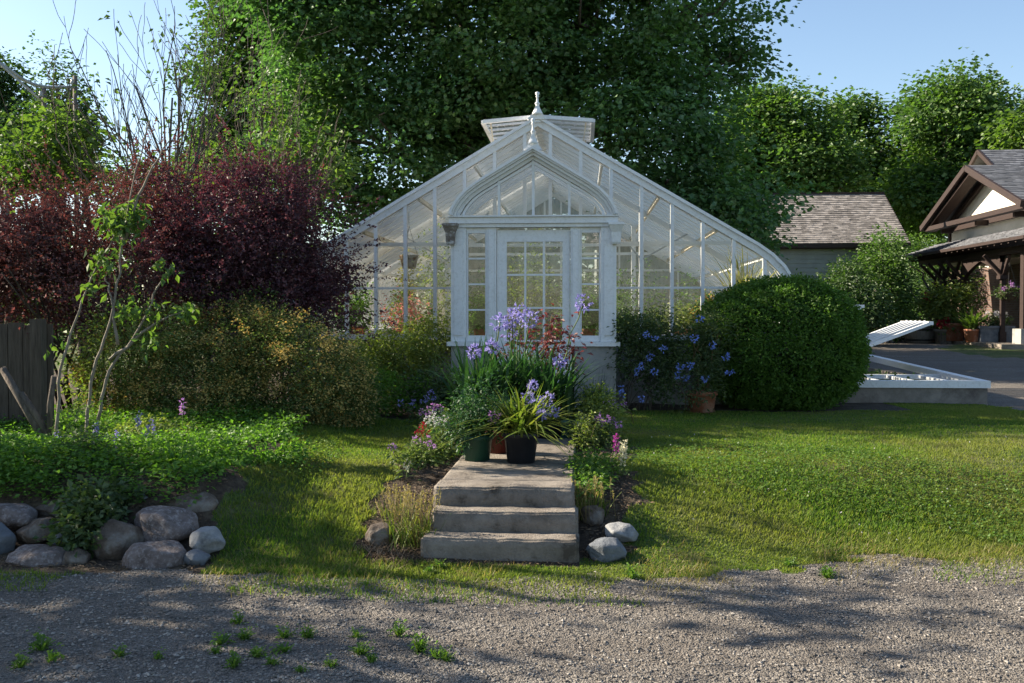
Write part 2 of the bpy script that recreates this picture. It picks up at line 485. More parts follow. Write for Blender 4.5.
M['cream_fl'] = leafmat('cream_petals', [(0.62, 0.56, 0.36), (0.7, 0.68, 0.5)], 0.3, 0.02, tcol=(1, 1, 1))
M['red_fl'] = leafmat('crimson_petals', [(0.30, 0.01, 0.03), (0.42, 0.02, 0.05)], 0.3, 0.02, tcol=(1.3, 1, 1))
M['magenta_fl'] = leafmat('magenta_petals', [(0.42, 0.05, 0.32), (0.5, 0.12, 0.45)], 0.3, 0.02, tcol=(1.3, 1, 1.2))
M['burgundy'] = leafmat('burgundy_leaves', [(0.07, 0.018, 0.02), (0.14, 0.035, 0.035), (0.24, 0.10, 0.08)], 0.35, 0.07, tcol=(2, 1.0, 0.9))
M['pinkleaf'] = leafmat('pink_foliage', [(0.5, 0.18, 0.16), (0.6, 0.32, 0.26)], 0.4, 0.03, tcol=(1.2, 1, 1))
M['dry'] = leafmat('dry_seed_grass', [(0.22, 0.17, 0.07), (0.34, 0.28, 0.12), (0.17, 0.18, 0.05)], 0.45, 0.04, tcol=(1.4, 1.4, 0.8))
M['grass'] = leafmat('lawn_blades', [(0.052, 0.108, 0.018), (0.082, 0.15, 0.025), (0.12, 0.20, 0.032), (0.20, 0.205, 0.055)], 0.45, 0.01, big=(0.19, 0.19, 0.06), bigs=0.8, tcol=(1.7, 1.8, 0.8))
M['weed'] = leafmat('weed_leaves', [(0.06, 0.13, 0.022), (0.10, 0.19, 0.03), (0.15, 0.22, 0.04)], 0.45, 0.04)
M['stem_green'] = surf('green_stem', (0.06, 0.10, 0.03), (0.10, 0.14, 0.04), 8, 0.7, 0.1)
M['stem_rust'] = surf('rusty_stem', (0.10, 0.06, 0.03), (0.16, 0.10, 0.05), 8, 0.8, 0.1)

# ------------------------------------------------------------------ terrain
LPOLY = [G(*p) for p in ((938, 349), (962, 344), (1030, 340), (1030, 359), (985, 357))]
lpx = [(p.x, p.y) for p in LPOLY] 


def inpoly(x, y, poly):
    c = np.zeros(x.shape, bool)
    n = len(poly)
    for i in range(n):
        x1, y1 = poly[i]
        x2, y2 = poly[(i + 1) % n]
        hit = ((y1 > y) != (y2 > y)) & (x < (x2 - x1) * (y - y1) / (y2 - y1 + 1e-12) + x1)
        c ^= hit
    return c


def region(x, y):
    """0 gravel, 1 lawn, 2 bed"""
    p = np.stack([x, y], 1)
    n = 0.06 * fnoise(p, 5, 3) + 0.04 * fnoise(p, 17, 4)
    r = np.ones(x.shape, int)
    bed = (x < -2.38 - 0.14 * (y - 6.3) + n * 1.3) | ((y > 11.6 + n) & (x < 0.4)) | ((y > 12.9 + n) & (x < 4.2))
    bed |= (x > -1.52 + 0.02 * (y - 7) + n * 1.5) & (x < 0.0) & (y > 6.3)
    bed |= (x >= -0.6) & (x < 0.36 + n * 1.5) & (y > 6.45 + n)
    bed |= (x < -8.5)
    r[bed] = 2
    gr = (y < edge(x) + n * 1.7)
    gr |= (x > 5.6 - n) & (y > 13.25 + 0.35 * (x - 5.6) * -0.4 + n) & (y < 36)
    gr |= (y > 18.5) & (x > 3.4) & (y < 36)
    gr &= ~((y > 12) & inpoly(x, y, lpx))
    r[gr] = 0
    r[(y > 12) & (x > 3.4) & inpoly(x, y, lpx)] = 1
    r[(y > 19) & (x < 3.4)] = 1
    r[(y > 36)] = 1
    return r


def grid_regions(xs, ys, hole, parts, dz=0.0):
    X, Yv = np.meshgrid(xs, ys)
    Z = hgt(X, Yv) + dz
    V = np.stack([X.ravel(), Yv.ravel(), Z.ravel()], 1)
    nx = len(xs)
    i, j = np.meshgrid(np.arange(nx - 1), np.arange(len(ys) - 1))
    i, j = i.ravel(), j.ravel()
    a = j * nx + i
    Fq = np.stack([a, a + 1, a + nx + 1, a + nx], 1)
    cx = (xs[i] + xs[i + 1]) / 2
    cy = (ys[j] + ys[j + 1]) / 2
    keep = np.ones(len(a), bool)
    if hole:
        keep = ~((cx > hole[0]) & (cx < hole[1]) & (cy > hole[2]) & (cy < hole[3]))
    rg = region(cx, cy)
    for k, mb in parts.items():
        f = Fq[keep & (rg == k)]
        if len(f) == 0:
            continue
        u, inv = np.unique(f, return_inverse=True)
        mb.add(V[u], inv.reshape(f.shape), True)


parts = {0: MB(), 1: MB(), 2: MB()}
grid_regions(np.arange(-8, 9.001, 0.05), np.arange(3, 20.001, 0.05), None, parts)
grid_regions(np.arange(-14, 22.01, 0.25), np.arange(-2, 42.01, 0.25), (-8, 9, 3, 20), parts)
parts[0].build('gravel_drive', M['gravel'], kind='structure')
parts[1].build('lawn', M['turf'], kind='structure')
parts[2].build('flower_bed', M['soil'], kind='structure')
gx = np.concatenate([[-400, -200, -100, -60], np.arange(-40, 50, 2.0), [60, 100, 200, 400]])
gy = np.concatenate([[-100, -50, -20], np.arange(-10, 70, 2.0), [80, 120, 200, 400, 800]])
g = MB()
X, Yv = np.meshgrid(gx, gy)
Z = hgt(X, Yv)
V = np.stack([X.ravel(), Yv.ravel(), Z.ravel() - 0.004], 1)
fs = []
for j in range(len(gy) - 1):
    for i in range(len(gx) - 1):
        cx, cy = (gx[i] + gx[i + 1]) / 2, (gy[j] + gy[j + 1]) / 2
        if -14 < cx < 22 and -2 < cy < 42:
            continue
        a = j * len(gx) + i
        fs.append((a, a + 1, a + len(gx) + 1, a + len(gx)))
g.add(V, np.array(fs), True)
g.build('ground', M['turf'], kind='structure')


def scatter(n, x0, x1, y0, y1, want, bias=0.0):
    """random points in a region; bias>0 puts more near the camera"""
    u = rng.random(n)
    if bias:
        ys = y0 + (y1 - y0) * u ** (1 + bias)
    else:
        ys = y0 + (y1 - y0) * u
    xs = x0 + (x1 - x0) * rng.random(n)
    k = region(xs, ys) == want
    # within the camera's cone only (plus a margin for a step to the side)
    k &= (xs > -0.68 * ys - 0.6) & (xs < 0.50 * ys + 0.6)
    xs, ys = xs[k], ys[k]
    return np.stack([xs, ys, hgt(xs, ys)], 1)


def offlanding(p, m=0.0):
    return p[~((p[:, 0] > -1.05 - m) & (p[:, 0] < 0.02 + m) & (p[:, 1] > 6.36))]


# lawn grass
gp = scatter(760000, -3.8, 7.5, 5.8, 14.5, 1, 0.9)
gp = offlanding(gp)
gp = gp[rng.random(len(gp)) < np.clip(1.15 - 0.55 * fnoise(gp, 1.3, 14) - 0.3 * fnoise(gp, 4.5, 15), 0.6, 1)]
n = len(gp)
bank = np.clip(1.25 - 0.5 * np.abs(gp[:, 1] - 7.3), 0.8, 1.2) * np.where(gp[:, 0] < -0.9, 1.35, 1.0)
ln = (0.018 + 0.026 * rng.random(n)) * (1.05 + 0.22 * fnoise(gp, 2.5, 9)) * bank
mb = MB()
mb.straps(gp - [0, 0, 0.004], rng.random(n) * 6.28, ln, 0.0028 + 0.0034 * rng.random(n) + gp[:, 1] * 0.0004, 0.15 + 0.5 * rng.random(n), 0.5 * rng.random(n), 2)
# fringe blades on gravel margin
fp = scatter(120000, -4.0, 6.5, 5.5, 7.4, 0)
e = edge(fp[:, 0])
fp = fp[(rng.random(len(fp)) < np.exp(-(e - fp[:, 1]) * np.where(fp[:, 0] < -0.8, 2.2, 3.0))) & (fnoise(fp, 4, 12) > 0.0)]
n = len(fp)
mb.straps(fp - [0, 0, 0.004], rng.random(n) * 6.28, 0.02 + 0.035 * rng.random(n), 0.006, 0.2 + 0.6 * rng.random(n), 0.6 * rng.random(n), 2)
mb.build('lawn_grass', M['grass'], kind='stuff')
# dry straw and brown thatch where the lawn runs out onto the gravel
dp = np.concatenate([scatter(60000, -2.3, 6.5, 5.6, 8.0, 1), scatter(30000, -2.3, 6.5, 5.4, 7.4, 0)])
dp = offlanding(dp)
dd_ = dp[:, 1] - edge(dp[:, 0])
dp = dp[(rng.random(len(dp)) < 1.0 * np.exp(-(np.abs(dd_ - 0.08) / 0.34) ** 2)) & (fnoise(dp, 3.3, 77) > -0.35)]
n = len(dp)
MB().straps(dp - [0, 0, 0.002], rng.random(n) * 6.28, 0.03 + 0.05 * rng.random(n), 0.004, 0.3 + 0.65 * rng.random(n), 0.6 * rng.random(n), 2).build('dry_thatch', M['dry'], kind='stuff')
# clover in the bank: small round leaves
cp = scatter(60000, -2.6, 7, 5.9, 9.2, 1, 0.3)
cp = offlanding(cp)
cp = cp[fnoise(cp, 1.7, 21) > 0.15]
n = len(cp)
cp[:, 2] += 0.015 + 0.03 * rng.random(n)
D = rng.normal(size=(n, 3)) * [1, 1, 0.2]
mb = MB().leaves(cp, D, np.tile([0, 0, 1.0], (n, 1)) + rng.normal(size=(n, 3)) * 0.3, 0.022, 0.95, 0.05)
mb.build('clover_leaves', M['weed'], kind='stuff')
wf = scatter(60, 0.6, 6, 6.8, 10, 1)
wf[:, 2] += 0.05
mb = MB()
for q in range(3):
    mb.leaves(wf, rng.normal(size=(len(wf), 3)), rng.normal(size=(len(wf), 3)), 0.009, 0.9)
mb.build('clover_blossoms', M['white_fl'], kind='stuff')

# gravel chips
gp = scatter(150000, -4.5, 4.5, 3.9, 7.2, 0, 0.25)
n = len(gp)
keep = fnoise(gp * [0.5, 2.2, 1], 1.4, 31) + 0.5 * rng.normal(size=n) > -0.1
gp = gp[keep]
n = len(gp)
sz = 0.0022 + 0.0095 * rng.random(n) ** 5
octa = np.array([(1, 0, 0), (0.1, 1, 0), (-1, 0.1, 0), (0, -1, 0.1), (0.2, 0.1, 0.75), (-0.1, 0, -0.7)])
fo = np.array([(0, 1, 4), (1, 2, 4), (2, 3, 4), (3, 0, 4), (1, 0, 5), (2, 1, 5), (3, 2, 5), (0, 3, 5)])
a = rng.random(n) * 6.28
ca, sa = np.cos(a), np.sin(a)
O = octa[None] * (1 + 0.35 * rng.normal(size=(n, 6, 1))) * sz[:, None, None] * np.stack([1.2 + 0 * a, 0.9 + 0 * a, 0.8 + 0 * a], 1)[:, None, :]
V = np.stack([O[..., 0] * ca[:, None] - O[..., 1] * sa[:, None], O[..., 0] * sa[:, None] + O[..., 1] * ca[:, None], O[..., 2]], 2) + gp[:, None, :] + np.stack([0 * a, 0 * a, sz * 0.3], 1)[:, None, :]
mb = MB()
mb.add(V.reshape(-1, 3), (np.arange(n)[:, None, None] * 6 + fo[None]).reshape(-1, 3))
mb.build('gravel_chips', M['pebble'], kind='stuff')

# dry litter on the beds
lp = offlanding(scatter(60000, -5.5, 0.6, 6.0, 11.5, 2, 0.6), 0.01)
lp = lp[(lp[:, 0] > -2.3) | (rng.random(len(lp)) < 0.25)]
n = len(lp)
lp[:, 2] += 0.006
D = rng.normal(size=(n, 3)) * [1, 1, 0.25]
MB().leaves(lp, D, np.tile([0, 0, 1.0], (n, 1)) + rng.normal(size=(n, 3)) * 0.5, 0.012 + 0.035 * rng.random(n), 0.3, 0.1).build('leaf_litter', M['mulch'], kind='stuff')


# ------------------------------------------------------------------ plants
def unit(n):
    v = rng.normal(size=(n, 3))
    return v / np.linalg.norm(v, axis=1)[:, None]


def lobe(px, py, Y, rx, ry, rd=None):
    k = Y / F
    return (np.array(P(px, py, Y)), np.array([rx * k, rd if rd else rx * k * 0.8, ry * k]))


def clumps(lobes, n, inner=0.5, rough=0.22, seed=0, void=None, vfreq=1.0):
    vol = np.array([l[1].prod() ** 0.75 for l in lobes])
    which = rng.choice(len(lobes), n, p=vol / vol.sum())
    C = np.array([l[0] for l in lobes])[which]
    Rr = np.array([l[1] for l in lobes])[which]
    u = unit(n)
    rad = inner + (1 - inner) * rng.random(n) ** 0.6
    rad = rad * (1 + rough * fnoise(u * 1.0 + which[:, None] * 3.7, 3.2, seed) + rough * 0.5 * fnoise(u, 8.0, seed + 1))
    p = C + u * Rr * rad[:, None]
    if void is not None:
        k = fnoise(p, vfreq, seed + 5) > void
        if k.sum() < 5:
            k[:] = True
        p, C = p[k], C[k]
    return p, p - C


def foliage(mb, cp, out, per, spread, size, width=0.6, fold=0.15, flat=0.5, m=0, up=0.8, zmin=None):
    n = len(cp) * per
    P0 = np.repeat(cp, per, 0)
    O = np.repeat(out / (np.linalg.norm(out, axis=1)[:, None] + 1e-6), per, 0)
    off = rng.normal(size=(n, 3)) * np.array(spread)
    Pt = P0 + off
    D = off / (np.linalg.norm(off, axis=1)[:, None] + 1e-6) + O * 0.5 + rng.normal(size=(n, 3)) * 0.5
    D[:, 2] = D[:, 2] * flat - 0.25
    N = O * 0.5 + rng.normal(size=(n, 3)) * 0.45
    N[:, 2] += up
    if zmin is not None:
        k = Pt[:, 2] > zmin
        Pt, D, N = Pt[k], D[k], N[k]
        n = len(Pt)
    mb.leaves(Pt, D, N, size * (0.6 + 0.7 * rng.random(n)), width, fold, m)


def wiggle(a, b, n=6, amp=0.06, sag=0.0):
    a, b = np.array(tuple(a), float), np.array(tuple(b), float)
    L = np.linalg.norm(b - a)
    t = np.linspace(0, 1, n)[:, None]
    p = a + (b - a) * t
    w = rng.normal(size=(n, 3)) * amp * L
    w[0] = 0
    w[-1] = 0
    p = p + w * 0.5
    p[:, 2] += (np.sin(t[:, 0] * np.pi)) * sag * L
    return p


def sublobes(lobes, k=7, s=0.42, seed=0):
    rr = np.random.default_rng(900 + seed)
    out = []
    for c, r in lobes:
        out.append((c, r * 0.78))
        for i in range(k):
            u = rr.normal(size=3)
            u /= np.linalg.norm(u)
            u[1] = -abs(u[1]) if rr.random() < 0.7 else u[1]
            q = s * (0.7 + 0.6 * rr.random())
            out.append((c + u * r * (1.02 - q * 0.6), np.array([r.mean()] * 3) * q * [1.15, 1.1, 0.8]))
    return out


def tree(name, label, cat, base, fork_z, trunk_r, lobes, n, per, spread, size, lm, bm='bark', seed=0, void=-0.6, vfreq=0.9, width=0.8, group=None, inner=0.45, twigs=8, rough=0.22, flat=0.5, up=0.8, limbs=True):
    base = Vector(base)
    t = empty(name, base, label, cat, group)
    w = MB()
    fork = np.array([base.x + rng.normal() * 0.1, base.y, base.z + fork_z])
    w.tube(wiggle(base - Vector((0, 0, 0.15)), fork, 6, 0.02), np.linspace(trunk_r * 1.25, trunk_r * 0.85, 6), 10)
    w.build('trunk', M[bm], t)
    cp, out = clumps(sublobes(lobes, seed=seed), n, 0.62, rough * 1.2, seed, void, vfreq)
    cp[:, 2] = np.maximum(cp[:, 2], base.z + 0.1)
    b = MB()
    if limbs:
        for c, r in lobes:
            e = c + r * [0, 0, 0.15]
            b.tube(wiggle(fork - [0, 0, fork_z * 0.1], e, 8, 0.07, 0.05), np.linspace(trunk_r * 0.55, trunk_r * 0.14, 8), 7)
            for q in range(twigs):
                u = unit(1)[0]
                u[2] = abs(u[2]) * 0.7
                b.tube(wiggle(c + (fork - c) * 0.25 * rng.random(), c + u * r * 0.95, 6, 0.1), np.linspace(trunk_r * 0.17, trunk_r * 0.03, 6), 5)
        b.build('limbs', M[bm], t)
    f = MB()
    foliage(f, cp, out, per, spread, size, width, 0.12, flat, 0, up)
    f.build('crown', M[lm], t)
    return t


def shrub(name, label, base, lobes, n, per, spread, size, lm, bm='bark', stems=9, stem_r=0.015, seed=0, void=-0.7, vfreq=3, width=0.55, group=None, inner=0.55, rough=0.15, flat=0.6, up=0.6, cat='shrub', fname='foliage'):
    base = Vector(base)
    t = empty(name, base, label, cat, group)
    cp, out = clumps(lobes, n, inner, rough, seed, void, vfreq)
    zmin = base.z - 0.02
    cp[:, 2] = np.maximum(cp[:, 2], zmin + 0.03)
    s = MB()
    for i in range(stems):
        c, r = lobes[i % len(lobes)]
        u = unit(1)[0]
        u[2] = abs(u[2])
        e = c + u * r * 0.85
        b0 = np.array(base) + [rng.normal() * 0.12, rng.normal() * 0.1, -0.05]
        b0[0] += (c[0] - base.x) * 0.5
        s.tube(wiggle(b0, e, 7, 0.07, 0.04), np.linspace(stem_r, stem_r * 0.3, 7), 5)
    s.build('stems', M[bm], t)
    f = MB()
    foliage(f, cp, out, per, spread, size, width, 0.15, flat, 0, up, zmin)
    f.build(fname, M[lm], t)
    return t, cp, out


def gp_at(px, Y):
    p = P(px, 315, Y)
    return Vector((p.x, Y, hz(p.x, Y)))


# --- background trees
tree('maple_tree', 'huge dark green maple rising behind the greenhouse and spreading over its ridge', 'tree', gp_at(470, 24.5), 3.2, 0.42,
     [lobe(470, 40, 24, 120, 110, 3), lobe(330, 60, 24.5, 95, 110, 2.6), lobe(390, 150, 24, 90, 80, 2.6), lobe(590, 30, 23.5, 110, 90, 2.8), lobe(690, 15, 24, 68, 60, 2),
      lobe(640, 130, 23.5, 88, 75, 2.6), lobe(690, 200, 23.2, 85, 62, 2.2), lobe(732, 62, 24, 22, 30, 1), lobe(560, 170, 24.2, 110, 90, 2.8), lobe(300, 190, 24.3, 60, 60, 2), lobe(362, 205, 24.6, 45, 36, 1.6), lobe(440, -90, 24, 170, 90, 3), lobe(630, -70, 24, 90, 60, 3), lobe(722, 225, 23.5, 46, 26, 1.6)],
     4800, 44, (0.30, 0.30, 0.12), 0.12, 'maple', seed=3, void=-0.75, vfreq=1.1, width=0.95)
tree('maple_tree', 'lighter yellow-green maple at the left edge of the huge dark maple', 'tree', gp_at(262, 28), 2.6, 0.3,
     [lobe(256, 50, 28, 48, 75, 2.2), lobe(290, 110, 28, 55, 70, 2), lobe(238, 145, 27.5, 26, 36, 1.5), lobe(260, 190, 28, 60, 50, 2), lobe(268, -40, 28, 58, 50, 2)],
     2100, 34, (0.30, 0.30, 0.14), 0.125, 'maple_lit', seed=13, void=-0.6, vfreq=1.2, width=0.95)
tree('broadleaf_tree', 'dark round-topped tree behind the shingled outbuilding, next to the maple', 'tree', gp_at(775, 46), 4, 0.4,
     [lobe(778, 145, 46, 52, 55, 3), lobe(740, 170, 46, 40, 60, 3), lobe(800, 195, 45, 60, 50, 3), lobe(765, 112, 46, 30, 22, 2)],
     1700, 24, (0.42, 0.42, 0.22), 0.2, 'tree_mid', seed=23, void=-0.8, vfreq=0.6, width=0.9)
tree('broadleaf_tree', 'middle dark tree standing behind the roof ridge of the outbuilding', 'tree', gp_at(860, 52), 4, 0.4,
     [lobe(858, 160, 52, 50, 55, 3), lobe(895, 185, 52, 32, 40, 3), lobe(845, 125, 52, 25, 22, 2), lobe(880, 215, 51, 50, 35, 3), lobe(830, 200, 52, 40, 50, 3)],
     1700, 24, (0.45, 0.45, 0.22), 0.22, 'tree_mid', seed=33, void=-0.8, vfreq=0.6, width=0.9)
tree('broadleaf_tree', 'tall full tree behind the brown house at right', 'tree', gp_at(965, 48), 4, 0.45,
     [lobe(965, 130, 48, 58, 52, 3.5), lobe(935, 165, 47, 35, 60, 3), lobe(1010, 170, 48, 50, 60, 3), lobe(990, 100, 48, 34, 28, 2), lobe(915, 205, 46, 32, 40, 2.5), lobe(1030, 110, 48, 30, 25, 2)],
     2300, 24, (0.45, 0.45, 0.22), 0.21, 'tree_mid', seed=43, void=-0.8, vfreq=0.6, width=0.9)
tree('broadleaf_tree', 'paler tree at the right edge over the house ridge', 'tree', gp_at(1040, 42), 3, 0.3,
     [lobe(1035, 150, 42, 35, 32, 2), lobe(1020, 175, 42, 25, 20, 2)],
     260, 22, (0.5, 0.5, 0.2), 0.22, 'yellow_green', seed=53, width=0.9)
tree('broadleaf_tree', 'dark distant tree behind the wires, second from the left edge', 'tree', gp_at(60, 36), 4, 0.35,
     [lobe(58, 95, 36, 30, 42, 2), lobe(70, 140, 36, 32, 40, 2), lobe(40, 130, 36, 26, 40, 2)],
     1300, 22, (0.3, 0.3, 0.2), 0.15, 'oak_dark', seed=63, void=-0.5, vfreq=0.9)
tree('broadleaf_tree', 'dark distant tree at the left edge of the photo', 'tree', gp_at(2, 38), 4, 0.35,
     [lobe(0, 110, 38, 32, 52, 2), lobe(15, 160, 38, 35, 45, 2), lobe(-30, 130, 38, 30, 50, 2)],
     1300, 22, (0.3, 0.3, 0.2), 0.15, 'oak_dark', seed=73, void=-0.5, vfreq=0.9)
tree('young_tree', 'bright yellow-green young tree above the crimson barberry at left', 'tree', gp_at(85, 16), 2.2, 0.09,
     [lobe(90, 140, 16, 34, 26, 0.9), lobe(45, 165, 16, 40, 22, 0.9), lobe(10, 180, 15.5, 36, 20, 0.9), lobe(90, 170, 16, 40, 25, 0.9)],
     330, 16, (0.22, 0.22, 0.13), 0.11, 'yellow_green', seed=83, void=-0.35, vfreq=2.2)
tree('young_tree', 'loose bright green young tree between the bare tree and the maple', 'tree', gp_at(235, 19), 2.4, 0.09,
     [lobe(212, 192, 19, 18, 14, 0.9), lobe(245, 172, 19, 42, 30, 0.9), lobe(310, 165, 19, 40, 30, 0.9), lobe(265, 110, 19, 26, 26, 0.7)],
     260, 16, (0.25, 0.25, 0.15), 0.12, 'yellow_green', seed=93, void=-0.2, vfreq=2.2)
tree('broadleaf_tree', 'small distant tree low on the skyline behind the bare tree', 'tree', gp_at(175, 45), 2, 0.2,
     [lobe(175, 190, 45, 45, 30, 2), lobe(215, 175, 45, 25, 25, 2), lobe(130, 195, 45, 40, 30, 2)],
     260, 20, (0.5, 0.5, 0.25), 0.25, 'tree_mid', seed=103)


hb_ = [(np.array([x_, 27.0 + 0.4 * math.sin(x_ * 1.7), 1.5 + 0.25 * math.sin(x_ * 2.3)]), np.array([1.1, 0.9, 1.15])) for x_ in np.arange(-22, 5.5, 1.1)]
shrub('hedge', 'long dark green hedge running behind the greenhouse', (-8, 27, 0.78), hb_, 4200, 14, (0.2, 0.2, 0.16), 0.10, 'oak_dark', 'bark', 26, 0.03, 207, vfreq=1.0, cat='hedge')
wl = MB()
wc = []
for i in range(75):
    xx = -110 + 230 * rng.random()
    yy = 75 + 25 * rng.random()
    wc.append((np.array([xx, yy, 3.0 + 1.5 * rng.random()]), np.array([6, 4, 4.5 + 2 * rng.random()])))
cp, out = clumps(wc, 9000, 0.6, 0.2, 71)
cp = cp[cp[:, 2] > 0.5]
foliage(wl, cp, np.tile([0, -1.0, 0.5], (len(cp), 1)), 8, (0.8, 0.8, 0.5), 0.8, 0.8)
wl.build('distant_wood', M['oak_dark'], kind='stuff')  # far trees added to block the bright glow along the horizon


# --- bare branching trees
def bare_tree(name, label, base, tips, r0, mat, leafm=None, nleaf=0, twl=0.55, seed=1, lev0=0, lf=0.9):
    base = Vector(base)
    t = empty(name, base, label, 'tree')
    b = MB()
    ends = []

    def grow(p, d, L, r, lev):
        n = 7
        pts = [p.copy()]
        dd = d.copy()
        for i in range(n):
            dd = dd + rng.normal(size=3) * 0.10
            dd[2] += 0.05
            dd /= np.linalg.norm(dd)
            pts.append(pts[-1] + dd * L / n)
        rr = np.maximum(np.linspace(r, r * 0.4, len(pts)), 0.004)
        b.tube(pts, rr, 6 if lev < 2 else 4)
        ends.append(pts[-1])
        if lev < 4:
            k = {0: 5, 1: 4, 2: 3, 3: 2}[lev]
            for q in range(k):
                i = rng.integers(2, n + 1)
                s = np.cross(dd, unit(1)[0])
                s /= np.linalg.norm(s)
                nd_ = dd * 0.9 + s * (0.33 + 0.25 * rng.random()) + np.array([0, 0, 0.12])
                nd_ /= np.linalg.norm(nd_)
                grow(pts[i], nd_, L * (0.42 + 0.25 * rng.random()), rr[i] * 0.72, lev + 1)
    tr = MB()
    p0 = np.array(base)
    tr.tube([p0 - [0, 0, 0.1], p0 + [0, 0, 0.5]], [r0 * 1.3, r0 * 1.1], 8)
    tr.build('trunk', M[mat], t)
    for tp in tips:
        tp = np.array(tp)
        d = tp - (p0 + [0, 0, 0.45])
        L = np.linalg.norm(d)
        grow(p0 + [0, 0, 0.45], d / L, L * lf, r0 * 0.7, lev0)
    b.build('branches', M[mat], t)
    if leafm:
        E = np.array(ends)
        E = E[rng.choice(len(E), nleaf)]
        f = MB()
        foliage(f, E, rng.normal(size=E.shape), 9, (0.10, 0.10, 0.08), 0.10, 0.5)
        f.build('foliage', M[leafm], t)
    return t


bare_tree('bare_tree', 'tall nearly bare tree with thin grey branches against the sky above the crimson barberry', gp_at(152, 14.5), [P(128, 70, 14.3), P(142, 15, 14.3), P(160, 40, 14.5), P(180, 8, 14.7), P(205, 55, 14.5), P(215, 100, 14.5), P(112, 120, 14.5)], 0.05, 'bark', 'yellow_green', 34, lev0=1, lf=0.82)
bare_tree('bare_tree', 'smaller bare tree with dark twigs just left of the big maple', gp_at(205, 16), [P(190, 110, 16), P(215, 120, 16), P(225, 90, 16)], 0.04, 'bark', None, lev0=1, lf=0.8)
bare_tree('bare_tree', 'twiggy half-dead shrub tree with bare grey branches in front of the maple', gp_at(265, 15.5), [P(245, 90, 15.5), P(280, 100, 15.6), P(330, 150, 15.6)], 0.04, 'bark', 'yellow_green', 26, lev0=1, lf=0.8)


# --- barberries etc
def spikes(mb, cp, out, n, L, per, size, lm=0):
    """arching outer shoots with leaves"""
    idx = rng.choice(len(cp), n)
    for i in idx:
        d = out[i] / (np.linalg.norm(out[i]) + 1e-6)
        d = d + np.array([0, 0, 0.5]) + rng.normal(size=3) * 0.25
        d /= np.linalg.norm(d)
        t = rng.random(per)
        Pt = cp[i] + d * L * t[:, None] * (0.5 + rng.random()) + np.array([0, 0, -0.3]) * (t[:, None] ** 2) * L
        mb.leaves(Pt, rng.normal(size=(per, 3)) + d, rng.normal(size=(per, 3)) + [0, 0, 0.4], size * (0.6 + 0.6 * rng.random(per)), 0.6)


def barberry(name, label, base, lobes, n, lm, seed):
    t, cp, out = shrub(name, label, base, lobes, n, 19, (0.09, 0.09, 0.07), 0.042, lm, 'bark_dark', 16, 0.02, seed, void=-0.5, vfreq=3.6, inner=0.6, rough=0.34, width=0.65)
    s = MB()
    far = out[:, 2] > -0.2
    spikes(s, cp[far], out[far], 560, 0.62, 34, 0.04)
    s.build('shoots', M[lm], t)
    return t


barberry('barberry_bush', 'large crimson barberry bush at the left edge above the wooden fence', gp_at(75, 11.8),
         [lobe(65, 240, 11.8, 70, 54, 0.9), lobe(130, 203, 11.9, 46, 48, 0.8), lobe(15, 268, 11.2, 60, 55, 0.8), lobe(110, 280, 11.4, 80, 55, 0.8), lobe(-40, 250, 11.6, 60, 60, 0.9), lobe(5, 292, 9.15, 48, 28, 0.25), lobe(160, 210, 12, 28, 36, 0.6)], 3600, 'crimson', 7)
barberry('barberry_bush', 'dark purple barberry bush right of the crimson one, reaching to the greenhouse glass', gp_at(250, 12.2),
         [lobe(255, 214, 12.2, 46, 48, 0.9), lobe(290, 248, 12.0, 46, 54, 0.8), lobe(215, 270, 12, 60, 55, 0.8), lobe(320, 275, 12.2, 26, 44, 0.6), lobe(190, 245, 12.1, 35, 50, 0.7), lobe(265, 310, 11.8, 70, 45, 0.7)], 3600, 'purple', 17)

sp, cp, out = shrub('spirea_bush', 'wide brown-tinged spirea bush with faded flower heads in front of the barberries', gp_at(230, 10.9),
                    [lobe(200, 385, 10.7, 75, 52, 0.6), lobe(285, 375, 10.6, 70, 56, 0.6), lobe(335, 385, 10.8, 42, 46, 0.5), lobe(130, 375, 10.8, 55, 45, 0.5), lobe(240, 345, 11, 70, 40, 0.5), lobe(260, 412, 10.5, 80, 26, 0.5), lobe(180, 415, 10.5, 60, 26, 0.4), lobe(340, 410, 10.6, 30, 26, 0.3)],
                    3600, 16, (0.10, 0.10, 0.08), 0.035, 'spirea', 'bark_dark', 14, 0.012, 27, void=-1, inner=0.65, rough=0.14)
hd = MB()
k = (out[:, 1] < 0.25)
c2, o2 = cp[k], out[k]
ix = rng.choice(len(c2), 1700)
foliage(hd, c2[ix] + o2[ix] * 0.12, o2[ix], 22, (0.035, 0.035, 0.03), 0.024, 0.9)
hd.build('flower_heads', M['spirea_heads'], sp)

shrub('green_bush', 'dark upright green bush growing between the barberries and the spirea', gp_at(235, 11.3), [lobe(215, 325, 11.2, 40, 38, 0.4), lobe(250, 330, 11.2, 35, 35, 0.4), lobe(185, 345, 11.1, 35, 40, 0.4)], 420, 16, (0.09, 0.09, 0.1), 0.06, 'plumbago', 'bark', 8, 0.012, 37, width=0.4)
shrub('green_bush', 'yellow-green and rusty leaved bush behind the sapling stems', gp_at(130, 10.6), [lobe(125, 345, 10.5, 42, 38, 0.4), lobe(165, 335, 10.6, 32, 28, 0.4), lobe(110, 385, 10.4, 40, 30, 0.4)], 420, 15, (0.08, 0.08, 0.08), 0.045, 'shrub_light', 'bark', 8, 0.012, 47, void=-0.4)
shrub('light_green_shrub', 'light olive-green shrub against the greenhouse wall left of the vestibule', gp_at(408, 13.0), [lobe(400, 355, 12.9, 42, 28, 0.45), lobe(430, 345, 13, 22, 28, 0.35), lobe(375, 375, 12.7, 30, 25, 0.4)], 620, 18, (0.075, 0.075, 0.06), 0.045, 'shrub_light', 'bark', 10, 0.012, 57, void=-0.8)
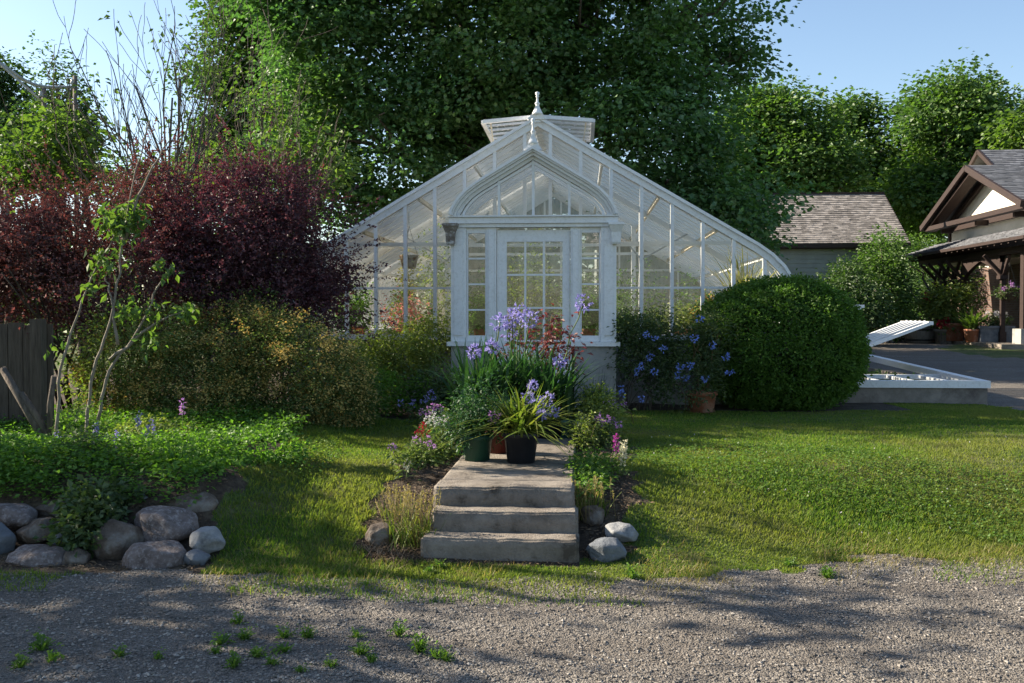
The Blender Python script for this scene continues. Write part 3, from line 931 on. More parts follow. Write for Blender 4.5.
shrub('low_green_shrub', 'low bright green spreading shrub at the end of the left lawn', gp_at(395, 12.1), [lobe(385, 393, 12.0, 32, 20, 0.4), lobe(425, 392, 12.1, 28, 18, 0.4), lobe(355, 402, 11.8, 22, 14, 0.3)], 360, 18, (0.07, 0.07, 0.05), 0.045, 'bright', 'bark', 6, 0.01, 67)
shrub('dark_shrub', 'dark leafy shrub beside the left corner of the vestibule wall', gp_at(440, 12.1), [lobe(437, 390, 12.0, 22, 30, 0.3), lobe(452, 405, 11.9, 18, 22, 0.3)], 260, 16, (0.07, 0.07, 0.06), 0.05, 'plumbago', 'bark', 6, 0.01, 77)
agf = MB()

# boxwood
bx = lobe(777, 346, 13.6, 82, 64, 1.1)
tb = empty('boxwood_bush', gp_at(783, 13.6), 'large clipped round boxwood bush in front of the right end of the greenhouse', 'shrub')
s = MB()
for i in range(14):
    u = unit(1)[0]
    u[2] = abs(u[2])
    s.tube(wiggle(np.array(tb.location) + [rng.normal() * 0.1, rng.normal() * 0.1, -0.05], bx[0] + u * bx[1] * 0.85, 6, 0.06), np.linspace(0.025, 0.008, 6), 5)
s.build('stems', M['bark'], tb)


def boxshell(n, r0, r1, size, per=8, sd=1):
    u = unit(n)
    k = np.abs(u)
    e = 2.15
    sc = 1.0 / (np.sum(k ** e, 1) ** (1 / e))
    r = (r0 + (r1 - r0) * rng.random(n)) * sc * (1 + 0.03 * fnoise(u, 6, sd) + 0.022 * fnoise(u, 17, sd + 1) + 0.012 * np.abs(rng.normal(size=n)))
    p = bx[0] + u * bx[1] * r[:, None]
    p = p[p[:, 2] > tb.location.z - 0.03]
    o = p - bx[0]
    f = MB()
    foliage(f, p, o, per, (0.028, 0.028, 0.022), size, 0.6, 0.15, 0.8, 0, 0.4)
    return f


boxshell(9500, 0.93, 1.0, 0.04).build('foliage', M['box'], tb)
sh_b = MB()
u = unit(420)
u = u[(u[:, 2] > -0.3) & (u[:, 1] < 0.5)]
for q in u:
    k_ = 1.0 / (np.sum(np.abs(q) ** 2.15) ** (1 / 2.15))
    p0 = bx[0] + q * bx[1] * k_ * 0.97
    d_ = q + rng.normal(size=3) * 0.3 + [0, 0, 0.4]
    d_ /= np.linalg.norm(d_)
    t_ = rng.random(9)[:, None]
    sh_b.leaves(p0 + d_ * t_ * (0.05 + 0.08 * rng.random()), rng.normal(size=(9, 3)) * 0.7 + d_, rng.normal(size=(9, 3)), 0.034, 0.6)
sh_b.build('stray_shoots', M['yellow_green'], tb)
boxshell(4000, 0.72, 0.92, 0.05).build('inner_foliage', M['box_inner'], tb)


# ------------------------------------------------------------------ pots and potted plants
def pot(mb, c, r, h, taper=0.78, sides=24):
    prof = [(r * taper * 0.02, 0), (r * taper, 0), (r * 0.97, h * 0.82), (r * 1.06, h * 0.83), (r * 1.08, h * 0.99), (r * 0.98, h), (r * 0.93, h * 0.9), (0.001, h * 0.88)]
    mb.lathe(c, prof, sides)


def umbel(mb, c, r, n, size, m=0):
    u = unit(n)
    rr = r * (0.5 + 0.5 * rng.random(n))
    for q in range(3):
        mb.leaves(np.array(c) + u * rr[:, None], u + rng.normal(size=(n, 3)) * 0.6, rng.normal(size=(n, 3)), size * (0.7 + 0.6 * rng.random(n)), 0.42, 0.1, m)


def strap_plant(mb, c, n, L, W, spread=0.06, lean=(0.1, 0.75), droop=(0.1, 0.9), segs=5):
    B = np.array(c) + rng.normal(size=(n, 3)) * [spread, spread, 0.0]
    mb.straps(B, rng.random(n) * 6.28, L * (0.6 + 0.5 * rng.random(n)), W * (0.7 + 0.6 * rng.random(n)), lean[0] + (lean[1] - lean[0]) * rng.random(n), droop[0] + (droop[1] - droop[0]) * rng.random(n), segs, wprof=[0.7, 1, 1, 0.85, 0.5, 0.06][:segs + 1])


LZ = 0.405


def on_landing(px, Y):
    p = P(px, 315, Y)
    return Vector((p.x, Y, LZ))


# potted agapanthus, black pot in front
c = on_landing(521, 8.05)
t = empty('potted_agapanthus', c, 'agapanthus with light drooping leaves in a black pot at the front of the landing', 'potted plant')
b = MB()
pot(b, c, 0.142, 0.25)
b.build('pot', M['pot_black'], t)
b = MB()
b.lathe(c, [(0.001, 0.228), (0.13, 0.228)], 20)
b.build('soil', M['soil'], t)
b = MB()
strap_plant(b, c + Vector((0, 0, 0.22)), 190, 0.50, 0.024, 0.06, (0.05, 0.85), (0.1, 1.0))
strap_plant(b, c + Vector((0, 0, 0.22)), 90, 0.52, 0.024, 0.06, (0.35, 0.9), (0.9, 1.5))
b.build('leaves', M['strap_light'], t)
for (px, py, Y, r) in ((537, 404, 8.0, 0.085), (548, 400, 8.05, 0.075), (553, 412, 8.0, 0.075), (528, 398, 8.15, 0.07), (541, 415, 7.9, 0.06), (494, 417, 8.0, 0.065), (533, 386, 8.3, 0.06)):
    h = P(px, py, Y)
    st = MB().tube(wiggle(c + Vector((0, 0, 0.24)), h, 6, 0.03, 0.04), 0.004, 5)
    so = st.build('flower_stalk', M['stem_green'], t)
    f = MB()
    umbel(f, h, r * 0.7, 28, 0.028)
    f.build('flower_head', M['mauve_fl'] if px == 494 else M['blue_fl'], so)
# green pot left
c = on_landing(477, 8.15)
t = empty('potted_foliage_plant', c, 'bushy green plant in a dark green plastic pot left of the black pot', 'potted plant')
b = MB()
pot(b, c, 0.13, 0.21)
b.build('pot', M['pot_green'], t)
lb = [(np.array(c) + [0, 0, 0.42], np.array([0.22, 0.2, 0.25])), (np.array(c) + [-0.1, -0.05, 0.3], np.array([0.16, 0.15, 0.16]))]
cp, out = clumps(lb, 200, 0.3, 0.25, 5)
b = MB()
foliage(b, cp, out, 12, (0.05, 0.05, 0.05), 0.05, 0.28)
strap_plant(b, c + Vector((0, 0, 0.2)), 60, 0.38, 0.014)
b.build('leaves', M['strap'], t)
# red pot behind
c = on_landing(499, 8.6)
t = empty('potted_foliage_plant', c, 'small leafy plant in a dark red pot between the green and black pots', 'potted plant')
b = MB()
pot(b, c, 0.12, 0.21)
b.build('pot', M['pot_red'], t)
b = MB()
strap_plant(b, c + Vector((0, 0, 0.19)), 60, 0.42, 0.018, 0.05)
b.build('leaves', M['strap'], t)
# teal pot
c = on_landing(567, 9.7)
t = empty('potted_foliage_plant', c, 'spiky green plant in a teal pot at the right edge of the path', 'potted plant')
b = MB()
pot(b, c, 0.10, 0.18)
b.build('pot', M['pot_teal'], t)
b = MB()
strap_plant(b, c + Vector((0, 0, 0.17)), 70, 0.46, 0.014, 0.04, (0.05, 0.6), (0.1, 0.7))
b.build('leaves', M['strap'], t)
# big agapanthus clumps (in pots) behind
for i, (px, Y, n, L, lab) in enumerate(((482, 9.6, 170, 0.78, 'left of three large pots of dark strap leaved agapanthus on the path'), (516, 9.9, 190, 0.80, 'middle of three large pots of dark strap leaved agapanthus on the path'), (548, 9.7, 160, 0.74, 'right of three large pots of dark strap leaved agapanthus on the path'))):
    c = on_landing(px, Y)
    t = empty('potted_agapanthus', c, lab, 'potted plant', 'large agapanthus pots on the path')
    b = MB()
    pot(b, c, 0.17, 0.28)
    b.build('pot', M['pot_black'], t)
    b = MB()
    strap_plant(b, c + Vector((0, 0, 0.25)), n, L, 0.03, 0.09, (0.02, 0.6), (0.05, 0.75))
    b.build('leaves', M['strap'], t)
    heads = {0: [(500, 322, 9.5), (492, 346, 9.3), (475, 352, 9.4)], 1: [(519, 312, 9.8), (512, 318, 9.5), (530, 319, 9.7), (508, 330, 9.6)], 2: [(583, 303, 9.6), (560, 362, 9.5)]}[i]
    for (hx, hy, Yh) in heads:
        h = P(hx, hy, Yh)
        so = MB().tube(wiggle(c + Vector((0, 0, 0.28)), h, 7, 0.02, 0.02), 0.006, 5).build('flower_stalk', M['stem_green'], t)
        f = MB()
        umbel(f, h, 0.085 if hy < 340 else 0.06, 34, 0.038)
        f.build('flower_head', M['blue_fl'], so)
# burgundy plant
c = on_landing(540, 10.4)
t = empty('potted_burgundy_plant', c, 'burgundy leaved plant in front of the vestibule door', 'potted plant')
b = MB()
pot(b, c, 0.17, 0.3)
b.build('pot', M['terracotta'], t)
b = MB()
st_ = [P(500, 350, 10.4), P(520, 340, 10.4), P(545, 335, 10.3), P(565, 328, 10.5), P(575, 345, 10.4), P(535, 360, 10.2), P(555, 355, 10.3), P(552, 315, 10.4)]
for e_ in st_:
    b.tube(wiggle(c + Vector((0, 0, 0.27)), e_, 6, 0.04, 0.03), np.linspace(0.010, 0.004, 6), 5)
b.build('stems', M['stem_rust'], t)
cp = np.array([np.array(e_) * w_ + np.array(c + Vector((0, 0, 0.3))) * (1 - w_) for e_ in st_ for w_ in np.linspace(0.55, 1.0, 6)])
b = MB()
foliage(b, cp, rng.normal(size=cp.shape), 18, (0.075, 0.075, 0.065), 0.06, 0.5)
b.build('leaves', M['burgundy'], t)
# plumbago in terracotta pot, right
c = gp_at(702, 12.75)
t, cp, out = shrub('plumbago_shrub', 'sprawling plumbago with sky-blue flowers growing from a terracotta pot beside the boxwood', c,
                   [lobe(700, 355, 12.7, 30, 34, 0.3), lobe(685, 380, 12.6, 34, 26, 0.3), lobe(712, 335, 12.8, 20, 24, 0.3)], 330, 15, (0.06, 0.06, 0.06), 0.05, 'plumbago', 'stem_rust', 12, 0.008, 87, void=-0.5, width=0.4)
b = MB()
pot(b, c, 0.19, 0.27)
b.build('pot', M['terracotta'], t)
for (px, py) in ((700, 318), (694, 338), (712, 345), (690, 365), (726, 357), (705, 378), (730, 372)):
    f = MB()
    umbel(f, P(px, py, 12.35), 0.045, 14, 0.03)
    f.build('flower_cluster', M['sky_fl'], t)
t, cp, out = shrub('plumbago_shrub', 'dark leafy plumbago with sky-blue flowers beside the right corner of the vestibule', gp_at(645, 12.9),
                   [lobe(645, 365, 12.8, 30, 45, 0.35), lobe(660, 345, 12.9, 30, 30, 0.35), lobe(635, 395, 12.7, 22, 20, 0.3), lobe(630, 330, 12.9, 16, 24, 0.3)], 560, 16, (0.07, 0.07, 0.06), 0.05, 'plumbago', 'bark', 12, 0.01, 97, void=-0.9, width=0.45)
for (px, py) in ((655, 339), (646, 335), (663, 349), (650, 357), (642, 366), (655, 372), (637, 372), (680, 366), (677, 375), (686, 378), (621, 388), (622, 394), (641, 399)):
    f = MB()
    umbel(f, P(px, py, 12.3), 0.04, 13, 0.028)
    f.build('flower_cluster', M['sky_fl'], t)
# phormium
c = gp_at(735, 14.7)
c = Vector((P(733, 300, 14.9).x, 14.9, 1.25))


# ------------------------------------------------------------------ borders along the path
def flower_plant(name, label, px, py, h, w, lm, fm, nfl, seed, narrow=False, fsize=0.03, n=70, group=None, fh=0.045):
    c = G(px, py)
    t = empty(name, c, label, 'flowering plant', group)
    s = MB()
    tips = []
    for i in range(nfl):
        e = np.array(c) + [rng.normal() * w * 0.45, rng.normal() * w * 0.35, h * (0.72 + 0.33 * rng.random())]
        tips.append(e)
        s.tube(wiggle(c, e, 5, 0.04, 0.0), 0.003, 4)
    s.build('stems', M['stem_green'], t)
    f = MB()
    cpn = np.array([np.array(c) + (e_ - np.array(c)) * k_ for e_ in tips for k_ in np.linspace(0.1, 0.85, 7)])
    foliage(f, cpn, rng.normal(size=cpn.shape), 7, (0.04, 0.04, 0.03), 0.05, 0.32)
    f.build('leaves', M[lm], t)
    for e in tips:
        q = MB()
        if narrow:
            for z in np.linspace(-0.09, 0.02, 5):
                umbel(q, e + [0, 0, z], 0.018, 7, fsize * 0.8)
        else:
            umbel(q, e, fh * 0.75, 13, fsize * 0.75)
        q.build('flower_head', M[fm], t)
    return t


flower_plant('phlox', 'pale lilac and white phlox nearest the landing on the left border', 437, 452, 0.34, 0.22, 'plumbago', 'white_fl', 7, 1)
flower_plant('phlox', 'lilac phlox at the back of the left border by the green pot', 430, 440, 0.36, 0.25, 'plumbago', 'mauve_fl', 8, 2)
flower_plant('pink_flower', 'deep red flower in the middle of the left border', 420, 458, 0.28, 0.12, 'spirea', 'red_fl', 3, 3)
flower_plant('phlox', 'small pink-lilac flowers at the lawn side of the left border', 404, 466, 0.2, 0.22, 'spirea', 'mauve_fl', 4, 4)
flower_plant('cream_flower', 'cream flower head low in the left border above the dry grass', 405, 482, 0.16, 0.05, 'spirea', 'cream_fl', 1, 5, fh=0.05)
flower_plant('phlox', 'pale lilac phlox on the left border nearest the vestibule', 424, 425, 0.35, 0.3, 'plumbago', 'blue_fl', 6, 6)
flower_plant('phlox', 'white phlox low beside the path on the right border', 584, 445, 0.24, 0.2, 'plumbago', 'white_fl', 5, 7)
flower_plant('pink_flower', 'bright magenta flower spike in the right border', 616, 462, 0.27, 0.05, 'plumbago', 'magenta_fl', 1, 8, True)
flower_plant('phlox', 'mauve flower group in the middle of the right border', 603, 448, 0.30, 0.2, 'plumbago', 'mauve_fl', 6, 9)
flower_plant('phlox', 'lilac flowers at the back of the right border beside the lawn', 612, 432, 0.30, 0.22, 'shrub_light', 'mauve_fl', 5, 10)
flower_plant('cream_flower', 'slim stalk of cream flowers at the lawn side of the right border', 622, 478, 0.26, 0.06, 'spirea', 'cream_fl', 2, 11, True)
flower_plant('phlox', 'tall blue-violet flowers growing at the left corner of the vestibule', 470, 405, 0.5, 0.4, 'strap', 'blue_fl', 6, 12)
# leafy border masses
shrub('border_plant', 'dense green perennial foliage filling the left border beside the landing', G(440, 450), [lobe(438, 455, 8.6, 22, 20, 0.35), lobe(450, 438, 9.2, 22, 20, 0.3), lobe(425, 462, 8.2, 18, 14, 0.25)], 300, 14, (0.05, 0.05, 0.04), 0.045, 'spirea', 'stem_green', 6, 0.005, 107, cat='plant', void=-0.5)
shrub('border_plant', 'feathery light green perennial foliage at the back of the right border', G(600, 425), [lobe(598, 415, 9.6, 20, 26, 0.3), lobe(588, 438, 9.0, 14, 16, 0.25)], 240, 14, (0.05, 0.05, 0.05), 0.04, 'shrub_light', 'stem_rust', 6, 0.005, 117, cat='plant', void=-0.3)
shrub('border_plant', 'low weedy green foliage along the right edge of the landing', G(592, 475), [lobe(592, 468, 7.9, 18, 14, 0.4), lobe(586, 495, 7.3, 14, 12, 0.3)], 170, 14, (0.045, 0.045, 0.03), 0.04, 'weed', 'stem_green', 5, 0.004, 127, cat='plant', void=-0.2)
c = G(595, 412)
t = empty('grassy_plant', c, 'narrow-leaved grassy clump against the right vestibule wall', 'plant')
b = MB()
strap_plant(b, c, 120, 0.55, 0.012, 0.12, (0.02, 0.5), (0.05, 0.6))
b.build('blades', M['strap'], t)


def tuft(label, px, py, h, n, spread, lean=0.5):
    c = G(px, py)
    t = empty('dry_grass_tuft', c, label, 'grass tuft')
    b = MB()
    strap_plant(b, c, n, h * 0.8, 0.007, spread, (0.02, lean), (0.0, 0.8), 4)
    b.build('blades', M['strap_light'], t)
    s = MB()
    hd = MB()
    k = int(n * 0.45)
    for i in range(k):
        a = rng.random() * 6.28
        l_ = rng.random() * lean
        p0 = np.array(c) + [rng.normal() * spread, rng.normal() * spread, 0]
        e = p0 + np.array([math.cos(a) * l_, math.sin(a) * l_, 1.0]) * h * (0.7 + 0.4 * rng.random())
        s.tube([p0, p0 * 0.5 + e * 0.5 + rng.normal(size=3) * 0.008, e], 0.0016, 3)
        tt = rng.random(16)[:, None]
        Pt = e + (p0 - e) * tt * 0.28
        hd.leaves(Pt, rng.normal(size=(16, 3)) + [0, 0, 1], rng.normal(size=(16, 3)), 0.014, 0.6)
    s.build('stalks', M['dry'], t)
    hd.build('seed_heads', M['dry'], t)


tuft('yellow seeding grass tuft left of the steps', 412, 545, 0.36, 130, 0.075)
tuft('smaller yellow grass tuft right of the steps', 588, 518, 0.27, 110, 0.06)
tuft('sparse dry grass tuft at the lawn side left of the steps', 392, 520, 0.24, 40, 0.04)
# litter/dead stems by the step
sh = MB()
c = G(395, 560)
B = offlanding(np.array(c) + rng.normal(size=(420, 3)) * [0.14, 0.12, 0], 0.02)
B[:, 2] = hgt(B[:, 0], B[:, 1])
sh.straps(B, rng.random(len(B)) * 6.28, 0.05 + 0.09 * rng.random(len(B)), 0.006, 0.6 + 0.35 * rng.random(len(B)), 0.5 * rng.random(len(B)), 3)
sh.build('dead_grass', M['mulch'], kind='stuff')
# weeds on gravel
c = Vector((0, 0, 0))
wcache = []
for v in range(3):
    b = MB()
    nn = 16 + 6 * v
    strap_plant(b, (0, 0, 0), nn, 0.075 + 0.015 * v, 0.016, 0.008, (0.2, 0.85), (0.0, 0.5), 3)
    k = MB()
    cpw = np.abs(rng.normal(size=(8 + 5 * v, 3))) * [0.0, 0.0, 0.05] + rng.normal(size=(8 + 5 * v, 3)) * [0.02, 0.02, 0]
    foliage(b, cpw, rng.normal(size=cpw.shape), 4, (0.015, 0.015, 0.015), 0.03, 0.5)
    wcache.append(b)
wspots = [(285, 654, 1.2), (284, 640, 0.9), (258, 658, 0.9), (330, 668, 0.9), (357, 640, 0.8), (361, 655, 1.0), (370, 664, 0.8), (222, 645, 1.1), (245, 640, 0.9), (300, 672, 0.7), (399, 637, 0.9), (233, 668, 0.8),
          (215, 655, 0.9), (272, 667, 0.8), (40, 652, 1.2), (52, 663, 1.1), (120, 658, 0.8), (420, 655, 1.0), (435, 660, 0.9), (446, 662, 0.8), (20, 668, 0.9), (158, 660, 0.7), (238, 626, 0.8), (308, 640, 0.7), (430, 575, 0.9), (440, 568, 1.0), (828, 578, 1.1), (845, 560, 0.8), (632, 579, 1.1), (790, 567, 0.9)]
first = [None] * 3
for i, (px, py, s_) in enumerate(wspots):
    v = i % 3
    p = G(px, py)
    lab = 'small green weed sprouting from the gravel in front of the steps and rocks'
    if first[v] is None:
        first[v] = wcache[v].build('gravel_weed', M['weed'], loc=(0, 0, 0), label=lab, cat='weed', group='weeds sprouting from the gravel')
        o = first[v]
    else:
        o = copy_tree(first[v])
    o.location = p
    o.rotation_euler = (0, 0, rng.random() * 6)
    o.scale = (s_ * 0.72 * (0.8 + 0.4 * rng.random()), s_ * 0.72, s_ * (0.55 + 0.5 * rng.random()))

# ------------------------------------------------------------------ left bed
# bright ground cover
gc = scatter(46000, -6.5, -2.2, 6.76, 11.0, 2)
lim = -2.55 - 0.13 * (gc[:, 1] - 6.3)
gc = gc[(gc[:, 0] < lim) & (fnoise(gc, 1.6, 41) > -0.75)]
gc = gc[:5200]
hgtf = 0.10 + 0.12 * fnoise(gc, 2.2, 42)
gc[:, 2] += np.clip(hgtf, 0.03, 0.3) * (0.5 + 0.6 * rng.random(len(gc)))
b = MB()
foliage(b, gc, np.tile([0, 0, 1.0], (len(gc), 1)), 11, (0.045, 0.045, 0.03), 0.036, 0.75, 0.1, 0.4, 0, 1.2)
b.build('ground_cover', M['bright'], kind='stuff')
shrub('trailing_plant', 'dark green leafy plant trailing down over the rock edging', G(95, 545), [lobe(95, 512, 6.6, 32, 22, 0.2), lobe(85, 535, 6.35, 25, 22, 0.15), lobe(108, 500, 6.8, 30, 14, 0.25)], 240, 9, (0.04, 0.03, 0.04), 0.055, 'plumbago', 'stem_green', 6, 0.004, 137, cat='plant', void=-0.6, width=0.7)
for (px, py, Y, lab, fm, n_) in ((135, 435, 8.3, 'tall violet salvia stems in the bright ground cover near the sapling', 'blue_fl', 7), (185, 433, 8.6, 'single lilac flower spike rising from the ground cover', 'mauve_fl', 2), (85, 445, 7.9, 'thin stemmed blue flowers at the left of the rock bed', 'blue_fl', 6)):
    base = P(px, 490, Y)
    base.z = hz(base.x, base.y)
    t = empty('salvia', base, lab, 'flowering plant')
    s = MB()
    f = MB()
    tips = []
    for i in range(n_):
        e = P(px + rng.normal() * (16 if n_ > 2 else 3), py + rng.normal() * 10, Y)
        tips.append(e)
        s.tube(wiggle(base, e, 5, 0.03), 0.003, 4)
    s.build('stems', M['stem_green'], t)
    cpn = np.array([np.array(base) + (np.array(e_) - np.array(base)) * k_ for e_ in tips for k_ in np.linspace(0.1, 0.9, 8)])
    foliage(f, cpn, rng.normal(size=cpn.shape), 6, (0.03, 0.03, 0.03), 0.035, 0.3)
    f.build('leaves', M['shrub_light'], t)
    for e_ in tips:
        q = MB()
        for z in np.linspace(-0.07, 0.03, 4):
            umbel(q, np.array(e_) + [0, 0, z], 0.02, 7, 0.022)
        q.build('flower_spike', M[fm], t)

for i, (px, py, Y, rx, ry, lab, lmn) in enumerate(((250, 462, 8.0, 50, 36, 'bright yellow-green rounded perennial mound at the right end of the rock bed', 'bright'), (192, 466, 7.5, 42, 30, 'green leafy mound behind the large purple-grey boulder', 'bright'),
        (105, 455, 7.8, 46, 38, 'taller dark green mound with thin stems in the middle of the rock bed', 'plumbago'), (35, 472, 7.3, 50, 28, 'bright green leafy mound at the left end of the rock bed', 'bright'),
        (285, 436, 9.3, 36, 18, 'low green mound at the foot of the spirea bush', 'bright'), (150, 440, 8.8, 40, 18, 'mid-green mound behind the violet salvias', 'shrub_light'))):
    b0 = P(px, py, Y)
    shrub('perennial_mound', lab, (b0.x, Y, hz(b0.x, Y)), [lobe(px, py, Y, rx, ry, 0.45), lobe(px - rx * 0.5, py + ry * 0.4, Y, rx * 0.6, ry * 0.7, 0.35), lobe(px + rx * 0.5, py + ry * 0.3, Y - 0.1, rx * 0.55, ry * 0.65, 0.35)], int(rx * 12), 10, (0.04, 0.04, 0.03), 0.036, lmn, 'stem_green', 6, 0.004, 300 + i, cat='plant', void=-0.6, width=0.75, rough=0.3)

# rocks
_bm = bmesh.new()
bmesh.ops.create_icosphere(_bm, subdivisions=4, radius=1)
ICO = np.array([tuple(v.co) for v in _bm.verts])
ICOF = np.array([[v.index for v in f.verts] for f in _bm.faces])
_bm.free()


def rock(label, px, py, rx, rz, Y, mat, seed, name='garden_rock', rd=None, ang=0.0, facet=0.0):
    if Y is None:
        Y = G(px, py + rz * 0.6).y
    c = np.array(P(px, py, Y))
    k = Y / F * 1.1
    r = np.array([rx * k, rd or rx * k * 0.8, rz * k])
    u = ICO.copy()
    d = 1.06 + 0.12 * fnoise(u, 2.0, seed) + 0.06 * fnoise(u, 4.5, seed + 1)
    rr = np.random.default_rng(seed)
    v = u * d[:, None]
    for q in range(15):
        nn = rr.normal(size=3)
        nn /= np.linalg.norm(nn)
        lim = 0.76 + 0.15 * rr.random() - facet * 0.6
        t_ = v @ nn
        ex = np.maximum(t_ - lim, 0)
        v = v - nn[None] * ex[:, None] * 0.93
    v = v * r
    v += (0.0035 * fnoise(v, 45, seed + 4) + 0.003 * fnoise(v, 90, seed + 5))[:, None] * u
    ca, sa = math.cos(ang), math.sin(ang)
    v = np.stack([v[:, 0] * ca - v[:, 2] * sa, v[:, 1], v[:, 0] * sa + v[:, 2] * ca], 1)
    mb = MB().add(v + c, ICOF, True)
    return mb.build(name, M[mat], loc=c, label=label, cat='rock')


rock('large round purple-grey speckled boulder near the right end of the rock edging', 166, 526, 30, 20, 6.55, 'stone', 1)
rock('broad brown rock at the top right of the rock edging', 196, 508, 25, 14, 6.85, 'stone_brown', 2)
rock('large grey speckled boulder in the bottom row under the purple-grey one', 158, 560, 30, 19, 6.2, 'stone', 3)
rock('chalky white rock at the right end of the rock edging', 205, 540, 17, 14, 6.35, 'stone_pale', 4, facet=0.06)
rock('small smooth grey-green stone below the white rock', 196, 559, 13, 9, 6.2, 'stone_grey', 5)
rock('large dark brown boulder behind the trailing plant', 116, 545, 28, 26, 6.4, 'stone_brown', 6)
rock('smooth blue-grey boulder above the purple-grey one', 148, 502, 17, 11, 6.9, 'stone_grey', 7)
rock('low oval grey rock at the bottom left of the rock edging', 41, 561, 28, 15, 6.2, 'stone', 8)
rock('tilted brownish rock in the middle of the left rock edging', 38, 533, 19, 12, 6.5, 'stone_brown', 9, ang=0.35)
rock('pinkish grey rock at the top left corner of the rock edging', 12, 517, 24, 13, 6.6, 'stone', 10, ang=-0.15)
rock('bluish boulder cut by the left edge of the photo', -4, 541, 18, 20, 6.4, 'stone_grey', 12)
rock('flat brown rock at the top of the edging left of the trailing plant', 60, 510, 22, 10, 6.8, 'stone_brown', 13)
rock('small dark stone at the foot of the dark brown boulder', 76, 560, 14, 12, 6.2, 'stone_brown', 14)
rock('small round rock between the two brown rocks, mostly under the leaves', 66, 533, 14, 12, 6.5, 'stone_grey', 15)
rock('flat-topped angular pale rock right of the steps', 621, 532, 18, 11, None, 'stone_pale', 16, facet=0.12, rd=0.12)
rock('rounded speckled grey rock beside the bottom step on the right', 608, 552, 20, 12, None, 'stone_grey', 17, rd=0.12)
rock('small half-buried stone right of the middle step', 594, 516, 10, 11, None, 'stone_brown', 18)
rock('pale tan rock behind the yellow grass tuft left of the steps', 379, 535, 14, 13, None, 'stone_brown', 19)

# wooden fence
t = empty('wooden_fence', (-5.4, 9.45, 0.4), 'dark grey weathered wooden fence behind the rock bed at the left edge', 'fence')
x = -8.2
i = 0
while x < -5.3:
    MB().box(x, x + 0.145, 9.43 + 0.004 * (i % 2), 9.455 + 0.004 * (i % 2), 0.38, 1.50 + 0.012 * ((i * 7) % 3)).build('board', M['fence'], t)
    x += 0.152
    i += 1
for z in (0.75, 1.38):
    MB().box(-8.2, -5.2, 9.462, 9.50, z, z + 0.09).build('rail', M['fence'], t)
for x in (-5.32, -7.0):
    MB().box(x, x + 0.11, 9.30, 9.41, 0.3, 1.56).build('post', M['fence'], t)


# sapling and cut stems
def stem_group(name, label, base, stems, leafspots, lm, mat, r=0.022):
    base = Vector(base)
    t = empty(name, base, label, 'tree')
    for pts in stems:
        P3 = [np.array(P(*q)) for q in pts]
        pp = []
        for a_, b_ in zip(P3[:-1], P3[1:]):
            for k_ in np.linspace(0, 1, 6)[:-1]:
                pp.append(a_ + (b_ - a_) * k_)
        pp.append(P3[-1])
        pp = np.array(pp)
        for _ in range(3):
            pp[1:-1] = (pp[:-2] + pp[1:-1] * 2 + pp[2:]) / 4
        pp[1:-1] += rng.normal(size=(len(pp) - 2, 3)) * 0.006
        MB().tube(pp, np.linspace(r, r * 0.3, len(pp)), 7).build('stem', M[mat], t)
    f = MB()
    for (px, py, Y, rx, ry, n_) in leafspots:
        c_, r_ = lobe(px, py, Y, rx, ry)
        pts = c_ + rng.normal(size=(n_, 3)) * r_ * 0.5
        D = rng.normal(size=(n_, 3)) * 0.8
        D[:, 2] -= 0.7
        f.leaves(pts, D, rng.normal(size=(n_, 3)) + [0, 0, 0.8], 0.085 * (0.6 + 0.7 * rng.random(n_)), 0.5, 0.12)
    f.build('foliage', M[lm], t)
    return t


Ys = 8.4
stem_group('sapling', 'thin sapling with several pale stems and bright drooping leaves in front of the crimson barberry', G(86, 438),
           [[(86, 440, Ys), (92, 370, Ys), (112, 320, Ys), (120, 260, Ys), (128, 205, Ys), (150, 120, Ys)],
            [(56, 440, Ys), (60, 370, Ys), (78, 310, Ys), (100, 260, Ys), (115, 235, Ys)],
            [(98, 420, Ys), (108, 370, Ys), (140, 330, Ys), (158, 285, Ys), (172, 265, Ys)],
            [(118, 345, Ys), (112, 300, Ys), (105, 275, Ys)],
            [(110, 360, Ys), (150, 325, Ys), (185, 310, Ys)],
            [(125, 240, Ys), (142, 185, Ys), (170, 140, Ys)]],
           [(118, 222, Ys, 22, 18, 210), (135, 215, Ys, 14, 20, 80), (103, 262, Ys, 14, 16, 70), (88, 290, Ys, 9, 12, 30), (165, 270, Ys, 12, 9, 30), (185, 312, Ys, 12, 8, 40), (155, 310, Ys, 12, 12, 24), (55, 348, Ys, 12, 12, 14), (128, 308, Ys, 16, 14, 50), (150, 340, Ys, 14, 10, 26)],
           'yellow_green', 'bark_pale', 0.016)
t = empty('cut_stump', G(48, 447), 'coppiced stump with three sawn-off leaning stems beside the fence', 'stump')
for pts, r in (([(48, 445), (28, 412), (2, 368)], 0.04), ([(52, 442), (36, 415), (21, 393)], 0.035), ([(50, 440), (50, 405), (54, 376)], 0.03), ([(35, 462), (20, 455), (-5, 430)], 0.025)):
    p3 = [P(a_, b_, 8.7) for a_, b_ in pts]
    MB().tube(p3, [r, r * 0.9, r * 0.8], 9).build('stem', M['bark'], t)

